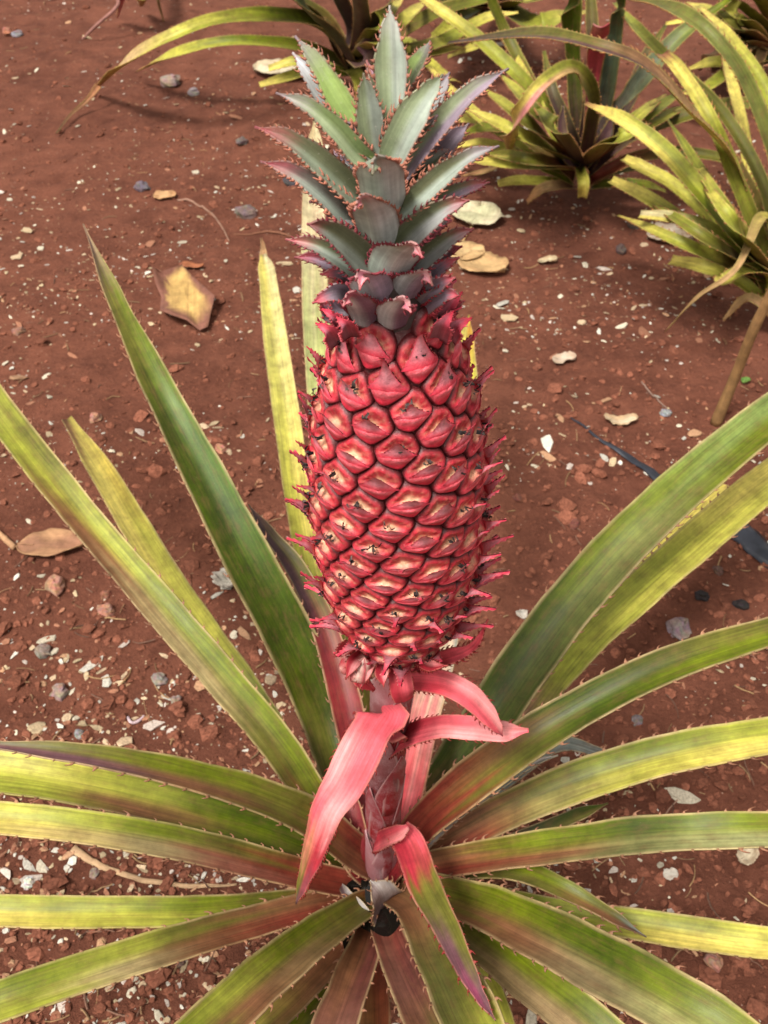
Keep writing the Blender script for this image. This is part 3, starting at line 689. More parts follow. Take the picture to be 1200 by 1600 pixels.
CL([(590, 265), (560, 245), (525, 205), (480, 165), (431, 145)], [34, 44, 42, 28, 1], cs(CG, K(120, 138, 88), CPU), [0, -.008, -.006], n=(.2, -.9, .6), seed=7)
CL([(640, 215), (655, 190), (672, 160), (688, 135), (703, 113)], [26, 38, 40, 28, 1], cs(CGR, CGR, CPU), [.008, .014, .02], n=(-.2, -1, .2), seed=9)
CL([(605, 262), (622, 225), (645, 180), (670, 143), (692, 116)], [38, 56, 58, 34, 1], cs(CG, CGG, CDG), [0, -.006, .0], n=(-.3, -1, .15), ch=.35, seed=8)
CL([(615, 290), (650, 240), (695, 185), (740, 140), (795, 107)], [34, 44, 42, 30, 1], cs(CG, CPU, CPU), [0, -.004, .006], n=(-.25, -1, .45), seed=10)
CL([(620, 320), (655, 280), (685, 245), (710, 215), (733, 193)], [32, 46, 44, 28, 1], cs(K(104, 90, 100), CPU, CPU), [.002, .004, .012], n=(-.3, -1, .4), seed=11)
CL([(605, 350), (645, 318), (690, 278), (735, 245), (780, 228)], [34, 44, 42, 26, 1], cs(CDG, CGG, CPU), [-.002, -.014, -.012], n=(-.1, -.8, .7), ch=.6, seed=12)
CL([(595, 345), (550, 300), (500, 255), (450, 218), (398, 198)], [36, 50, 48, 32, 1], cs(K(130, 140, 120), CDG, CTR), [0, -.006, -.002], n=(.15, -.8, .7), ch=.6, seed=13)
CL([(592, 390), (545, 345), (500, 300), (455, 268), (406, 252)], [36, 48, 44, 28, 1], cs(CGG, K(88, 84, 78), CTR), [0, -.012, -.010], n=(.15, -.8, .7), ch=.6, seed=14)
# crowded smaller leaves between the named ones
g = random.Random(21)
for k in range(26):
    sd = -1 if k % 2 else 1; y0 = 250+k*8.6; f = k/25
    rx = g.uniform(70, 120)*(1-.25*f); ry = g.uniform(20, 95)*(1-.55*f); x0 = 600+sd*g.uniform(2, 22)
    dz = g.uniform(-.012, .022)
    c1 = g.choice([CGG, CGR, CPU]); c2 = g.choice([CDG, CPU, CGR])
    pts = [(x0+sd*rx*t, y0-ry*(t**.8)*1.1+10*t*t*g.uniform(.4, 1.6)) for t in (0, .3, .6, .85, 1)]
    CL(pts, [24, 32, 27, 15, 1], cs(c1, c2, mix(CPU, CTR, f)), [0, dz*.6, dz], n=(-.15*sd, -.9, g.uniform(.3, .7)), ch=.55, seed=200+k, tcol=mix(K(206, 132, 108), CTR, f), twist=(0, g.uniform(-25, 25)))
# front recurved ones
def CF(pts, w, st, dy, n=(0, -1, -.1), **kw):
    pts = list(pts); pts[-1] = (pts[-1][0]*1.0, pts[-1][1]+15); w = list(w); w[-3] *= .84; w[-2] = w[-2]*1.0; w[-1] = 1
    return CL(pts, w, st, dy, kk=2.3, n=n, ch=kw.pop('ch', [-.5, -.45, -.2, .25, .5]), tl=(.0030, .0016), **kw)
CF([(598, 345), (597, 315), (594, 280), (592, 255), (588, 248), (582, 258)], [56, 82, 84, 68, 38, 3], cs(CGG, CGR, CDG), [-.008, -.014, -.026, -.038, -.05, -.060], seed=15)
CF([(592, 398), (590, 370), (584, 340), (576, 318), (566, 308), (554, 314)], [54, 76, 76, 56, 28, 3], cs(CGG, CGR, CTR), [-.010, -.016, -.026, -.036, -.046, -.054], seed=16)
CL([(590, 430), (555, 392), (525, 368), (500, 355), (480, 350)], [40, 56, 46, 28, 1], cs(CGG, CDG, CTR), [-.006, -.022, -.03], n=(.1, -.9, .5), ch=.6, seed=17, tcol=CTR)
CL([(606, 415), (640, 370), (675, 338), (705, 320), (734, 313)], [36, 52, 46, 28, 1], cs(CDG, CGR, CTR), [-.006, -.02, -.022], n=(-.1, -.9, .5), ch=.6, seed=18, tcol=CTR)
CL([(620, 380), (665, 335), (700, 308), (735, 292), (765, 285)], [26, 34, 32, 22, 1], cs(CDG, CPU, CTR), [.004, .004, .012], n=(-.1, -.9, .6), ch=.5, seed=19, tcol=CTR)
CL([(590, 455), (555, 420), (520, 395), (485, 380), (446, 374)], [34, 44, 38, 24, 1], cs(CGG, CDG, CTR), [-.004, -.016, -.016], n=(.1, -.9, .6), ch=.6, seed=20, tcol=CTR)
CL([(585, 470), (550, 440), (520, 415), (490, 403), (460, 402)], [30, 38, 32, 20, 1], cs(CPU, K(120, 60, 68), CTR), [0, -.006, -.004], n=(.1, -.9, .6), ch=.6, seed=21, tcol=CTR)
CF([(600, 452), (606, 428), (618, 404), (632, 390), (646, 384), (660, 388)], [56, 74, 78, 58, 30, 4], cs(CGG, CGR, CTR), [-.010, -.018, -.028, -.038, -.046, -.052], seed=22, tcol=CTR)
CL([(620, 450), (652, 415), (685, 388), (712, 368), (741, 357)], [34, 44, 38, 24, 1], cs(CDG, CGR, CTR), [-.004, -.010, -.008], n=(-.1, -.9, .6), ch=.6, seed=23, tcol=CTR)
CL([(630, 400), (655, 375), (675, 358), (690, 348), (706, 345)], [26, 34, 28, 18, 1], cs(CPU, CPK, CPK), [.004, .01, .014], n=(-.1, -.9, .6), ch=.5, seed=24, tcol=CTR)
CF([(592, 492), (588, 470), (580, 448), (572, 432), (566, 428), (562, 438)], [54, 70, 72, 52, 28, 4], cs(CGR, CPU, CPK), [-.010, -.018, -.026, -.034, -.042, -.048], seed=25, tcol=CTR)
CF([(625, 486), (630, 465), (640, 445), (652, 432), (664, 428), (676, 432)], [46, 60, 58, 42, 24, 4], cs(CGR, CPU, CPK), [-.008, -.014, -.022, -.03, -.036, -.04], seed=26, tcol=CTR)
for k, (b, mid, t_, w, dy) in enumerate([((640, 460), (680, 425), (718, 402), 30, .0), ((645, 470), (682, 445), (712, 434), 32, -.008), ((650, 485), (690, 462), (718, 462), 34, -.01),
        ((560, 470), (525, 458), (488, 474), 34, -.01), ((580, 462), (540, 430), (500, 428), 28, .0), ((560, 490), (530, 480), (505, 455), 28, .0), ((648, 440), (690, 400), (722, 385), 26, .006),
        ((545, 500), (515, 492), (498, 462), 26, .002), ((660, 500), (700, 488), (726, 470), 28, .002)]):
    CL([b, ((b[0]+mid[0])/2, (b[1]+mid[1])/2-3), mid, ((mid[0]+t_[0])/2, (mid[1]+t_[1])/2-2), t_], [w*.8, w*1.1, w, w*.6, 1], [(0, CGR, CPU), (.6, CPU, CPU), (.85, CPK, CPK), (1, K(200, 60, 80), K(200, 60, 80))], [0, -.008+dy, -.012+dy], n=(.05, -.9, .5), ch=.5, seed=40+k, tcol=K(200, 60, 76))
CF([(575, 512), (570, 492), (560, 474), (548, 462), (536, 464)], [46, 58, 56, 34, 3], cs(CGR, K(110, 86, 100), CPK), [-.012, -.018, -.028, -.034, -.04], seed=27, tcol=CTR)
CF([(612, 515), (614, 496), (622, 480), (632, 470), (642, 474)], [50, 62, 58, 34, 3], cs(CGR, K(110, 86, 100), CPK), [-.016, -.022, -.03, -.036, -.042], seed=28, tcol=CTR)
# pink collar bracts under the crown
RC = [(0, K(190, 60, 72), K(190, 60, 72)), (.6, K(206, 60, 74), K(206, 60, 74)), (1, K(214, 40, 62), K(214, 40, 62))]
g = random.Random(5)
for k, (x, y, tx, ty, w, dd) in enumerate([(592, 520, 584, 500, 26, -.034), (650, 516, 664, 492, 24, -.026), (548, 516, 530, 498, 22, -.024), (684, 520, 704, 488, 26, -.020), (700, 518, 730, 498, 26, -.012), (528, 528, 500, 505, 24, -.012),
        (622, 508, 632, 484, 22, -.034), (690, 500, 716, 458, 26, -.006), (540, 510, 508, 482, 22, -.006), (660, 502, 690, 468, 22, -.02), (566, 502, 540, 484, 20, -.02)]):
    if abs(x-612) < 50: continue
    P = [Py(x, y+10, .372+dd*.6), Py(x*.65+tx*.35, y*.7+ty*.3, .372+dd-.004), Py(x*.3+tx*.7, y*.35+ty*.65, .372+dd-.006), Py(tx+(tx-x)*.25, ty-6+g.uniform(-3, 6), .372+dd-.003)]
    q = w*.5*.53/F
    blade('collar_bract', M_BRACT, fruit, P, [q, q*.9, q*.45, .0002], Vector((0, -.8, .5)), [(0, KF(150, 110, 120), KF(150, 100, 110)), (.5, KF(196, 120, 136), KF(206, 80, 100)), (1, KF(214, 50, 76), KF(214, 50, 76))], ch=.35, teeth=(.0024, .0014), tc=KF(225, 100, 110), mc=KF(214, 70, 86), seg=16, seed=60+k, solid=.0006)

# ------------------------------------------------------------------ ground
def gh(x, y):
    h = .018*noise.noise(Vector((x*1.7, y*1.7, 3)))+.006*noise.noise(Vector((x*7, y*7, 1)))
    d = math.hypot(x, y-1)
    if d < 6:
        h += .0055*noise.noise(Vector((x*28, y*28, 5)))-.006*abs(noise.noise(Vector((x*11, y*11, 15))))
        q = noise.noise(Vector((x*70, y*70, 9))); h += .0040*max(0, q)*(1+2*max(0, noise.noise(Vector((x*3, y*3, 2)))))
    return h-.006
def ground():
    m = MB(); N = 430; us = [i/N*2-1 for i in range(N+1)]
    kx = 5.6
    xs = [60*math.sinh(kx*u)/math.sinh(kx) for u in us]
    ys = [1.15+60*math.sinh(kx*u)/math.sinh(kx) for u in us]
    xs = [x*.9 for x in xs]
    for y in ys:
        for x in xs: m.v.append((x, y, gh(x, y)))
    m.c = [(1, 1, 1, 1)]*len(m.v); m.uv = [(0, 0)]*len(m.v)
    for j in range(N):
        for i in range(N):
            a = j*(N+1)+i; m.f.append((a, a+1, a+N+2, a+N+1))
    m.m = [0]*len(m.f)
    o = m.build('ground', M_SOIL); o['kind'] = 'structure'
ground()
def onG(px, py, dz=0.):
    p = Ph(px, py, 0); p.z = gh(p.x, p.y)
    p = Ph(px, py, p.z); p.z = gh(p.x, p.y)+dz; return p
def lump(m, c, sx, sy, sz, col, g, n=7, rough=.25, flat=False, axis=None):
    """irregular closed lump"""
    a0 = g.random()*6.28 if axis is None else axis; ca, sa = math.cos(a0), math.sin(a0)
    rings = [(-.95, .35), (-.4, .92), (.25, 1.), (.75, .62)]
    if flat: rings = [(-.5, .9), (.5, .85)]
    ids = []
    tx, ty = g.uniform(-.35, .35), g.uniform(-.35, .35)
    for z, r in rings:
        row = []
        for j in range(n):
            an = (j+.5*(len(ids) % 2))/n*6.283; rr = r*(1+g.uniform(-rough, rough))
            x, y = math.cos(an)*rr*sx, math.sin(an)*rr*sy
            row.append(m.vert((c.x+x*ca-y*sa, c.y+x*sa+y*ca, c.z+z*sz+x*tx+y*ty+g.uniform(-.1, .1)*sz), col))
        ids.append(row)
    for k in range(len(ids)-1):
        for j in range(n): m.face(ids[k][j], ids[k][(j+1) % n], ids[k+1][(j+1) % n], ids[k+1][j])
    m.face(*reversed(ids[0])); m.face(*ids[-1])
g = random.Random(11)
chips, clods, twigs = MB(), MB(), MB()
CHC = [K(236, 222, 196), K(226, 196, 160), K(232, 214, 200), K(208, 160, 122), K(240, 232, 216), K(190, 130, 100), K(214, 188, 150)]
def dens(p): return .5+.9*noise.noise(Vector((p.x*1.3, p.y*1.3, 7)))+.7*noise.noise(Vector((p.x*4.5, p.y*4.5, 17)))
cnt = 0
while cnt < 7500:
    px, py = g.uniform(-120, 1320), g.uniform(-40, 1700)
    p = onG(px, py)
    if g.random() > min(1, dens(p)*.9+.08)*(.75+.25*(py > 500)): continue
    s = min(.010, .0011*math.exp(g.gauss(.25, .68)))*(1.25 if depth(p) > 1.5 else 1); el = g.choice([1, 1.3, 1.8, 2.6])
    p.z += s*.25
    kc = g.uniform(.6, 1.0)
    lump(chips, p, s*el, s, s*.35, tuple(x*kc for x in g.choice(CHC)), g, n=g.choice([5, 6, 7]), rough=.35, flat=True); cnt += 1
for _ in range(15000):
    px, py = g.uniform(-120, 1320), g.uniform(-40, 1700); p = onG(px, py)
    s = min(.014, .0017*math.exp(g.gauss(.35, .65)))
    k = g.uniform(.75, 1.25); p.z += s*.15
    lump(clods, p, s, s*g.uniform(.6, 1), s*.65, (.16*k, .059*k, .036*k), g, n=6, rough=.3)
for _ in range(800):
    px, py = g.uniform(-100, 1300), g.uniform(-40, 1700); p = onG(px, py, .003)
    ln = g.uniform(.006, .035); a = g.random()*6.28; kc = g.uniform(.4, .9); c = tuple(x*kc for x in g.choice([DRY, K(190, 150, 110), K(150, 110, 90)]))
    b = g.uniform(-.6, .6); rows = []; r = g.uniform(.0004, .0011)
    for i in range(5):
        t = i/4; q = Vector((p.x+math.cos(a+b*t)*ln*t, p.y+math.sin(a+b*t)*ln*t, 0)); q.z = gh(q.x, q.y)+.002+r
        rows.append([twigs.vert(q+Vector((-math.sin(a)*math.cos(z), math.cos(a)*math.cos(z), math.sin(z)))*r, c) for z in (0, 1.57, 3.14, 4.71)])
    for i in range(4):
        for j in range(4): twigs.face(rows[i][j], rows[i][(j+1) % 4], rows[i+1][(j+1) % 4], rows[i+1][j])
def stuffo(m, name, mt, label, cat, smooth=False):
    o = m.build(name, mt, smooth=smooth); o['kind'] = 'stuff'; tag(o, label, cat)
cnt = 0
while cnt < 4500:
    px, py = g.uniform(-120, 1320), g.uniform(-60, 760); p = onG(px, py)
    if g.random() > dens(p)*1.1+.1: continue
    s = .0011*math.exp(g.gauss(.1, .55)); p.z += s*.25; kc = g.uniform(.5, 1)
    lump(chips, p, s*g.choice([1, 1.6, 2.4]), s, s*.35, tuple(x*kc for x in g.choice(CHC)), g, n=5, rough=.35, flat=True); cnt += 1
stuffo(chips, 'wood_chips', M_CHIP, 'small pale chips and seed husks scattered all over the red soil', 'wood chips')
stuffo(clods, 'soil_crumbs', M_CLOD, 'small crumbs and clods of loose red soil on the ground', 'soil crumbs')
stuffo(twigs, 'plant_litter', M_CHIP, 'fine dry straws and twig bits scattered over the soil', 'litter')
# stones, each one a thing
def stone(px, py, rpx, col, label, name='stone', cat='stone', sz=.6, asp=.8, seed=1, rough=.24, mt=None):
    p = onG(px, py); s = rpx*depth(p)/F; g = random.Random(seed*13+int(px)); m = MB(); n = 10
    q = Vector((0, 0, 0)); K_ = 7; rows = []; sd = g.random()*50; an0 = g.random()*3
    for i in range(K_+1):
        th = math.pi*(.06+.88*i/K_)
        row = []
        for j in range(n):
            a = j/n*6.283
            d = Vector((math.sin(th)*math.cos(a), math.sin(th)*math.sin(a), math.cos(th)))
            f = 1+rough*2.2*noise.noise(d*1.4+Vector((sd, 0, 0)))+rough*noise.noise(d*4+Vector((sd, 0, 0)))
            x, y = d.x*f*s, d.y*f*s*asp
            row.append(m.vert((p.x+x*math.cos(an0)-y*math.sin(an0), p.y+x*math.sin(an0)+y*math.cos(an0), p.z+s*sz*.45+d.z*f*s*sz), tuple(c*(1+.2*g.uniform(-1, 1)) for c in col)))
        rows.append(row)
    for i in range(K_):
        for j in range(n): m.face(rows[i][j], rows[i+1][j], rows[i+1][(j+1) % n], rows[i][(j+1) % n])
    m.face(*rows[0]); m.face(*reversed(rows[-1]))
    o = m.build(name, mt or M_STONE, origin=p, smooth=False); tag(o, label, cat); return o
GS = K(160, 138, 124); DS = K(104, 78, 68); TS = K(176, 128, 106); WS = K(226, 216, 205); BK = K(46, 38, 38); RS = K(120, 70, 56)
for k, a in enumerate([
    (93, 1083, 16, GS, 'dark grey rounded stone at left, above the long horizontal leaves'),
    (250, 1063, 14, K(150, 132, 124), 'angular grey stone between the pale leaf and the dark green leaf'),
    (274, 1094, 9, GS, 'small dark pebble just below the angular grey stone'),
    (88, 918, 19, TS, 'flat tan stone below the curled brown dry leaf'),
    (385, 338, 17, K(126, 108, 100), 'dark grey stone left of the crown base'),
    (268, 134, 17, GS, 'grey stone cluster piece beneath the long arching leaf tips'),
    (302, 146, 11, K(150, 140, 138), 'lighter grey stone touching the grey one under the arching leaves'),
    (28, 57, 9, K(150, 140, 140), 'small pale grey stone near the top left corner'),
    (378, 226, 10, K(112, 98, 92), 'small bluish dark stone left of the crown tips'),
    (222, 296, 13, K(110, 100, 104), 'grey stone beside the tan flat chip and curved twig'),
    (148, 1367, 10, GS, 'small grey pebble beside the dry straw strip'),
    (166, 955, 14, TS, 'tan stone under the pale left leaf'),
    (70, 1022, 14, K(140, 124, 116), 'grey brown stone above the white chips at the left edge'),
    (345, 703, 10, K(184, 130, 104), 'small orange tan pebble beside the dark green leaf'),
    (150, 655, 12, TS, 'tan stone beside the blunt yellow leaf tip'),
    (125, 1150, 10, K(150, 146, 146), 'pale grey pebble just above the long purple tipped leaf'),
    (1095, 932, 12, BK, 'black lump of soil left of another near the right edge'),
    (1156, 946, 12, BK, 'black lump of soil at the right edge'),
    (1122, 893, 10, DS, 'small dark lump under the yellow green right leaf'),
    (898, 820, 12, RS, 'reddish brown clod right of the fruit'),
    (990, 356, 12, K(96, 78, 70), 'dark stone left of the whitish fallen leaf'),
    (970, 396, 11, K(92, 76, 70), 'dark stone below the other one near the whitish leaf'),
    (1040, 648, 9, K(150, 146, 150), 'small grey pebble above the black plastic strip'),
    (995, 1126, 11, K(120, 110, 108), 'grey stone between the two right hand leaves'),
    (810, 780, 9, RS, 'small red clod right of the fruit middle'),
    (1115, 1505, 15, TS, 'pinkish flat stone below the yellow leaf at lower right'),
    (165, 930, 9, K(150, 96, 76), 'small reddish pebble above the tan stone under the pale leaf'),
    (30, 520, 11, K(150, 106, 90), 'pinkish clod at the left edge above the pale leaf'),
    (12, 55, 10, K(170, 110, 90), 'pink stone in the top left corner'),
    (455, 285, 14, K(76, 72, 78), 'dark blue grey stone beside the left crown tips'),
    (283, 1505, 9, DS, 'dark pebble between the two lower left leaves'),
]): stone(*a, seed=k)
stone(45, 1383, 11, K(226, 222, 214), 'white fluffy clump at lower left between two leaves', 'lint_clump', 'lint', sz=.9, rough=.3)
stone(1062, 985, 22, K(150, 132, 130), 'grey crumpled debris clump in front of the right leaves', 'debris_clump', 'debris', sz=.45, rough=.4, seed=4)
for k, (x, y, r_) in enumerate([(520, 22, 0)]): pass

# dry leaves
def dryleaf(px, py, l, w, ang, cols, label, curl=.25, stalk=.25, name='fallen_leaf', tipf=1.0, seed=1, lift=.006, fold=0.2, group=None):
    """l,w in px (picture), ang direction base->tip on the ground in degrees (0 = right, 90 = away)"""
    g = random.Random(seed*7+1); p0 = onG(px, py); s = depth(p0)/F; l *= s; w *= s; a = R(ang)
    d = Vector((math.cos(a), math.sin(a), 0)); e = Vector((-d.y, d.x, 0)); m = MB(); n, c = 18, 9; rows = []
    for i in range(n+1):
        t = i/n; hw = w*.5*(max(0, math.sin(math.pi*min(1, t**.85)))**(.75*tipf)+.02)*(1+(.5 if name == 'husk' else .12)*noise.noise(Vector((t*8, seed*1.3, 0)))); row = []
        for j in range(c):
            v = j/(c-1)*2-1
            hh = lift+w*curl*(abs(v)**2)*(.4+.8*t)+w*fold*.15*math.sin(t*7+seed)+.03*w*noise.noise(Vector((t*5, v*3, seed)))
            q = p0+d*(l*(t-.5))+e*(hw*v*(1-.25*curl))
            cc = mix(cols[0], cols[1], sm(-.3, .6, noise.noise(Vector((t*3, v*1.3, seed*3)))+.9*(abs(v)-.4)))
            row.append(m.vert((q.x, q.y, gh(q.x, q.y)+hh), cc, (hw*v, l*t)))
        rows.append(row)
    for i in range(n):
        for j in range(c-1): m.face(rows[i][j], rows[i][j+1], rows[i+1][j+1], rows[i+1][j])
    o = m.build(name, M_DRY, origin=p0, solid=.0009); tag(o, label, 'leaf', group)
    sk = MB(); pr = None; prev = None
    for i in range(8):
        t = i/7; q = p0+d*(l*(-.5-stalk*t)+l*.25)+e*(w*.12*t*t); q.z = gh(q.x, q.y)+lift*1.1+.0012
        if t*stalk < .25: q.z += .0005
        r = .0011*(1.2-.5*t); ring = [sk.vert(q+e*(math.cos(z)*r)+Z*(math.sin(z)*r), mix(cols[0], cols[1], .4)) for z in (0, 1.05, 2.1, 3.14, 4.2, 5.2)]
        if prev:
            for j in range(6): sk.face(prev[j], prev[(j+1) % 6], ring[(j+1) % 6], ring[j])
        prev = ring
    so = sk.build('stalk', M_DRY, None, origin=p0); so.parent = o; so.location = (0, 0, 0)
    return o
def crumpled():
    OUT = [(238, 416), (252, 424), (284, 413), (300, 430), (318, 446), (336, 462), (330, 486), (325, 510), (312, 516), (292, 500), (268, 492), (250, 484), (252, 464), (243, 442)]
    HT = [.03, .018, .012, .006, .004, .022, .012, .006, .004, .018, .02, .012, .004, .02]
    c0 = onG(290, 464); m = MB(); n = len(OUT)*3; rows = []
    for k in range(8):
        row = []
        for j in range(n):
            q = j/3; a, b = int(q) % len(OUT), (int(q)+1) % len(OUT); u = q-int(q)
            x = OUT[a][0]*(1-u)+OUT[b][0]*u; y = OUT[a][1]*(1-u)+OUT[b][1]*u; hh = HT[a]*(1-u)+HT[b]*u
            f = k/7; px, py = 290+(x-290)*f, 464+(y-464)*f
            p = onG(px, py); p = Ph(px, py, p.z+.006+hh*f**2.5+.004*noise.noise(Vector((px*.05, py*.05, 2))))
            row.append(m.vert(p, mix(K(222, 182, 112), K(150, 100, 84), sm(.62, .9, f+.35*noise.noise(Vector((px*.03, py*.03, 5)))+.25*(px < 262))), (px*.0008, py*.0008)))
        rows.append(row)
    for k in range(1, 7):
        for j in range(n): m.face(rows[k][j], rows[k+1][j], rows[k+1][(j+1) % n], rows[k][(j+1) % n])
    for j in range(n): m.face(rows[0][0], rows[1][j], rows[1][(j+1) % n])
    tag(m.build('fallen_leaf', M_DRY, origin=c0, solid=.0009), 'large tan crumpled fallen leaf with brown curled edges at upper left', 'leaf')
crumpled()
dryleaf(82, 857, 108, 62, 4, (K(176, 128, 100), K(196, 150, 110)), 'brown fallen leaf lying beside the pale leaf at the left edge', curl=.15, seed=5)
dryleaf(744, 346, 66, 84, 75, (K(216, 212, 170), K(236, 222, 186)), 'cream green rounded fallen leaf right of the crown, farthest of the cluster', curl=.08, seed=6, tipf=.55, lift=.014)
dryleaf(755, 418, 80, 76, -40, (K(224, 186, 132), K(212, 170, 120)), 'tan rounded fallen leaf right of the crown, nearest of the cluster', curl=.1, seed=7, tipf=.6, lift=.008)
dryleaf(712, 398, 92, 66, 165, (K(226, 192, 140), K(216, 176, 124)), 'tan fallen leaf partly hidden behind the crown base', curl=.1, seed=8, tipf=.7, lift=.012)
dryleaf(1046, 374, 72, 62, -35, (K(222, 206, 184), K(200, 176, 150)), 'whitish fallen leaf under the yellow plant at right', curl=.12, seed=9, tipf=.6, lift=.01)
dryleaf(440, 118, 90, 60, 170, (K(236, 222, 190), K(226, 206, 170)), 'cream fallen leaf under the plant at top', curl=.12, seed=10, tipf=.6, lift=.01)
dryleaf(356, 915, 26, 46, 80, (K(236, 230, 216), K(220, 210, 196)), 'small white husk beside the dark green leaf', name='husk', curl=.5, seed=11, tipf=.6)
dryleaf(258, 309, 36, 24, 10, (K(226, 180, 130), K(206, 156, 110)), 'small flat tan flake beside the curved twig', curl=.1, seed=12, tipf=.5)
dryleaf(302, 418, 34, 22, -10, (K(206, 130, 90), K(190, 116, 80)), 'small orange brown flake above the curled tan leaf', curl=.1, seed=13, tipf=.5)
dryleaf(968, 662, 52, 24, -10, (K(236, 214, 180), K(214, 180, 140)), 'cluster of cream flakes on the soil right of the fruit', name='husk', curl=.2, seed=14, tipf=.5, fold=.8)
dryleaf(880, 568, 36, 20, -15, (K(226, 206, 184), K(214, 186, 160)), 'cream flake right of the fruit top', name='husk', curl=.3, seed=15, tipf=.5)
dryleaf(855, 411, 30, 18, 0, (K(236, 220, 180), K(220, 190, 150)), 'pale seed husk in front of the middle background plant', name='husk', curl=.3, seed=16, tipf=.5)
dryleaf(815, 964, 18, 20, -60, (K(240, 232, 220), K(230, 216, 200)), 'white flake right of the fruit bottom', name='husk', curl=.2, seed=17, tipf=.6)
dryleaf(1046, 1370, 24, 20, 20, (K(238, 230, 215), K(230, 216, 200)), 'white square flake at lower right', name='husk', curl=.1, seed=18, tipf=.5)
dryleaf(866, 1402, 34, 20, 8, (K(206, 130, 100), K(180, 110, 86)), 'orange brown flake under the small lower right leaf', name='husk', curl=.3, seed=19, tipf=.5)
dryleaf(1165, 1342, 34, 30, 40, (K(236, 220, 190), K(214, 190, 160)), 'pale flake at the right edge below the long leaf', name='husk', curl=.3, seed=20, tipf=.5)
dryleaf(430, 1590, 36, 44, 60, (K(232, 206, 150), K(206, 170, 120)), 'cream fallen leaf between the bottom leaves', curl=.2, seed=21, tipf=.6)
dryleaf(1164, 598, 14, 12, 0, (K(120, 160, 80), K(100, 140, 60)), 'tiny green seedling leaf near the brown stalk', curl=.2, seed=22, tipf=.5)

def rod(pts, rpx, col, label, name, cat, hts=None, mt=None, flat=1.0):
    P = []
    for i, (x, y) in enumerate(pts):
        q = onG(x, y) if not hts else Ph(x, y, hts[i]); P.append(q)
    m = MB(); n = 30; prev = None
    for i in range(n+1):
        t = i/n; p = cr(P, t); T = (cr(P, min(1, t+.02))-cr(P, max(0, t-.02))).normalized()
        S = T.cross(Z).normalized(); U = S.cross(T); r = li(rpx, t)*depth(p)/F
        if not hts: p = Vector((p.x, p.y, gh(p.x, p.y)+r*flat+.0008))
        ring = [m.vert(p+S*(math.cos(z)*r)+U*(math.sin(z)*r*flat), tuple(c*(1+.2*noise.noise(p*60+Vector((z, 0, 0)))) for c in col), (z*r, t*.3)) for z in [k*6.283/8 for k in range(8)]]
        if prev:
            for j in range(8): m.face(prev[j], prev[(j+1) % 8], ring[(j+1) % 8], ring[j])
        else: m.face(*reversed(ring))
        prev = ring
    m.face(*prev)
    o = m.build(name, mt or M_DRY, origin=P[0]); tag(o, label, cat); return o
rod([(278, 314), (310, 322), (340, 345), (358, 378)], [2, 1.8, 1.6, 1.2], K(170, 130, 110), 'thin curved twig beside the tan flake at upper left', 'twig', 'twig')
rod([(-10, 828), (8, 845), (24, 860)], [4, 5, 5], K(206, 160, 120), 'short tan stick at the left edge beside the brown leaf', 'stick', 'stick')
rod([(115, 1328), (160, 1356), (230, 1376), (300, 1384), (370, 1382)], [7, 5, 4.5, 4, 2], K(214, 176, 136), 'dry straw coloured leaf strip between the left leaves', 'dry_strip', 'dry leaf strip', flat=.35)
rod([(1002, 598), (1022, 622), (1042, 640)], [1.3, 1.4, 1], K(160, 130, 116), 'thin grey twig on the soil above the black plastic', 'twig', 'twig')
rod([(720, 385), (738, 352), (745, 340)], [2, 2, 1.5], K(200, 160, 110), 'leaf stalk lying among the leaves right of the crown', 'twig', 'twig')
rod([(200, 1122), (205, 1130), (216, 1128), (226, 1120)], [2, 2.4, 2.4, 1.5], K(226, 200, 206), 'small pale curved worm like husk at left', 'curled_husk', 'husk')
rod([(1060, 1250), (1048, 1262), (1036, 1278)], [1.2, 1.2, 1], K(180, 140, 120), 'thin dry straw below the upper right leaf', 'twig', 'twig')
rod([(160, -20), (185, 5), (150, 40), (128, 62)], [3, 3, 2.5, 1.5], K(170, 120, 110), 'thin dry stalk at the top left edge', 'stalk', 'dry stalk', hts=[.12, .10, .05, .01])
rod([(455, 372), (436, 364), (410, 366), (365, 366)], [2, 2, 1.5, 1], K(150, 100, 76), 'withered brown thread by the yellow leaf tip', 'twig', 'twig')
rod([(1118, 662), (1150, 585), (1180, 510), (1225, 420)], [9, 8.5, 8.5, 8], K(170, 130, 84), 'brown bare stalk leaning at the right edge', 'bare_stalk', 'stalk', hts=[.0, .10, .2, .3])
# withered thread on yellow leaf tip
px_blade('leaf', M_DRY, plant, [(412, 405), (411, 385), (408, 372)], [16, 8, 3], [(0, DRY, DRY), (1, BR, BR)], hs=[.17, .168, .165], seed=80, seg=8, teeth=None)
# black plastic strip
P_PL = [(888, 652), (935, 688), (985, 720), (1030, 752), (1075, 775), (1130, 800), (1165, 838), (1200, 868), (1260, 900)]
P3 = [onG(x, y) for x, y in P_PL]; m = MB(); prev = None; WP = [1, 3, 6, 10, 16, 22, 24, 26, 26]
for i in range(49):
    t = i/48; p = cr(P3, t); T = (cr(P3, min(1, t+.02))-cr(P3, max(0, t-.02))).normalized(); S = T.cross(Z).normalized(); w = li(WP, t)*depth(p)/F
    row = []
    for j in range(7):
        v = j/6*2-1; q = p+S*(v*w*(1+.3*noise.noise(Vector((t*14, v, 0)))))
        row.append(m.vert((q.x, q.y, gh(q.x, q.y)+.003+.35*w*(1+noise.noise(Vector((t*9, v*1.6, 4))))*(1-v*v)+.1*w*abs(noise.noise(Vector((t*30, v*3, 4))))), (.022, .024, .032), (v*w, t)))
    if prev:
        for j in range(6): m.face(prev[j], prev[j+1], row[j+1], row[j])
    prev = row
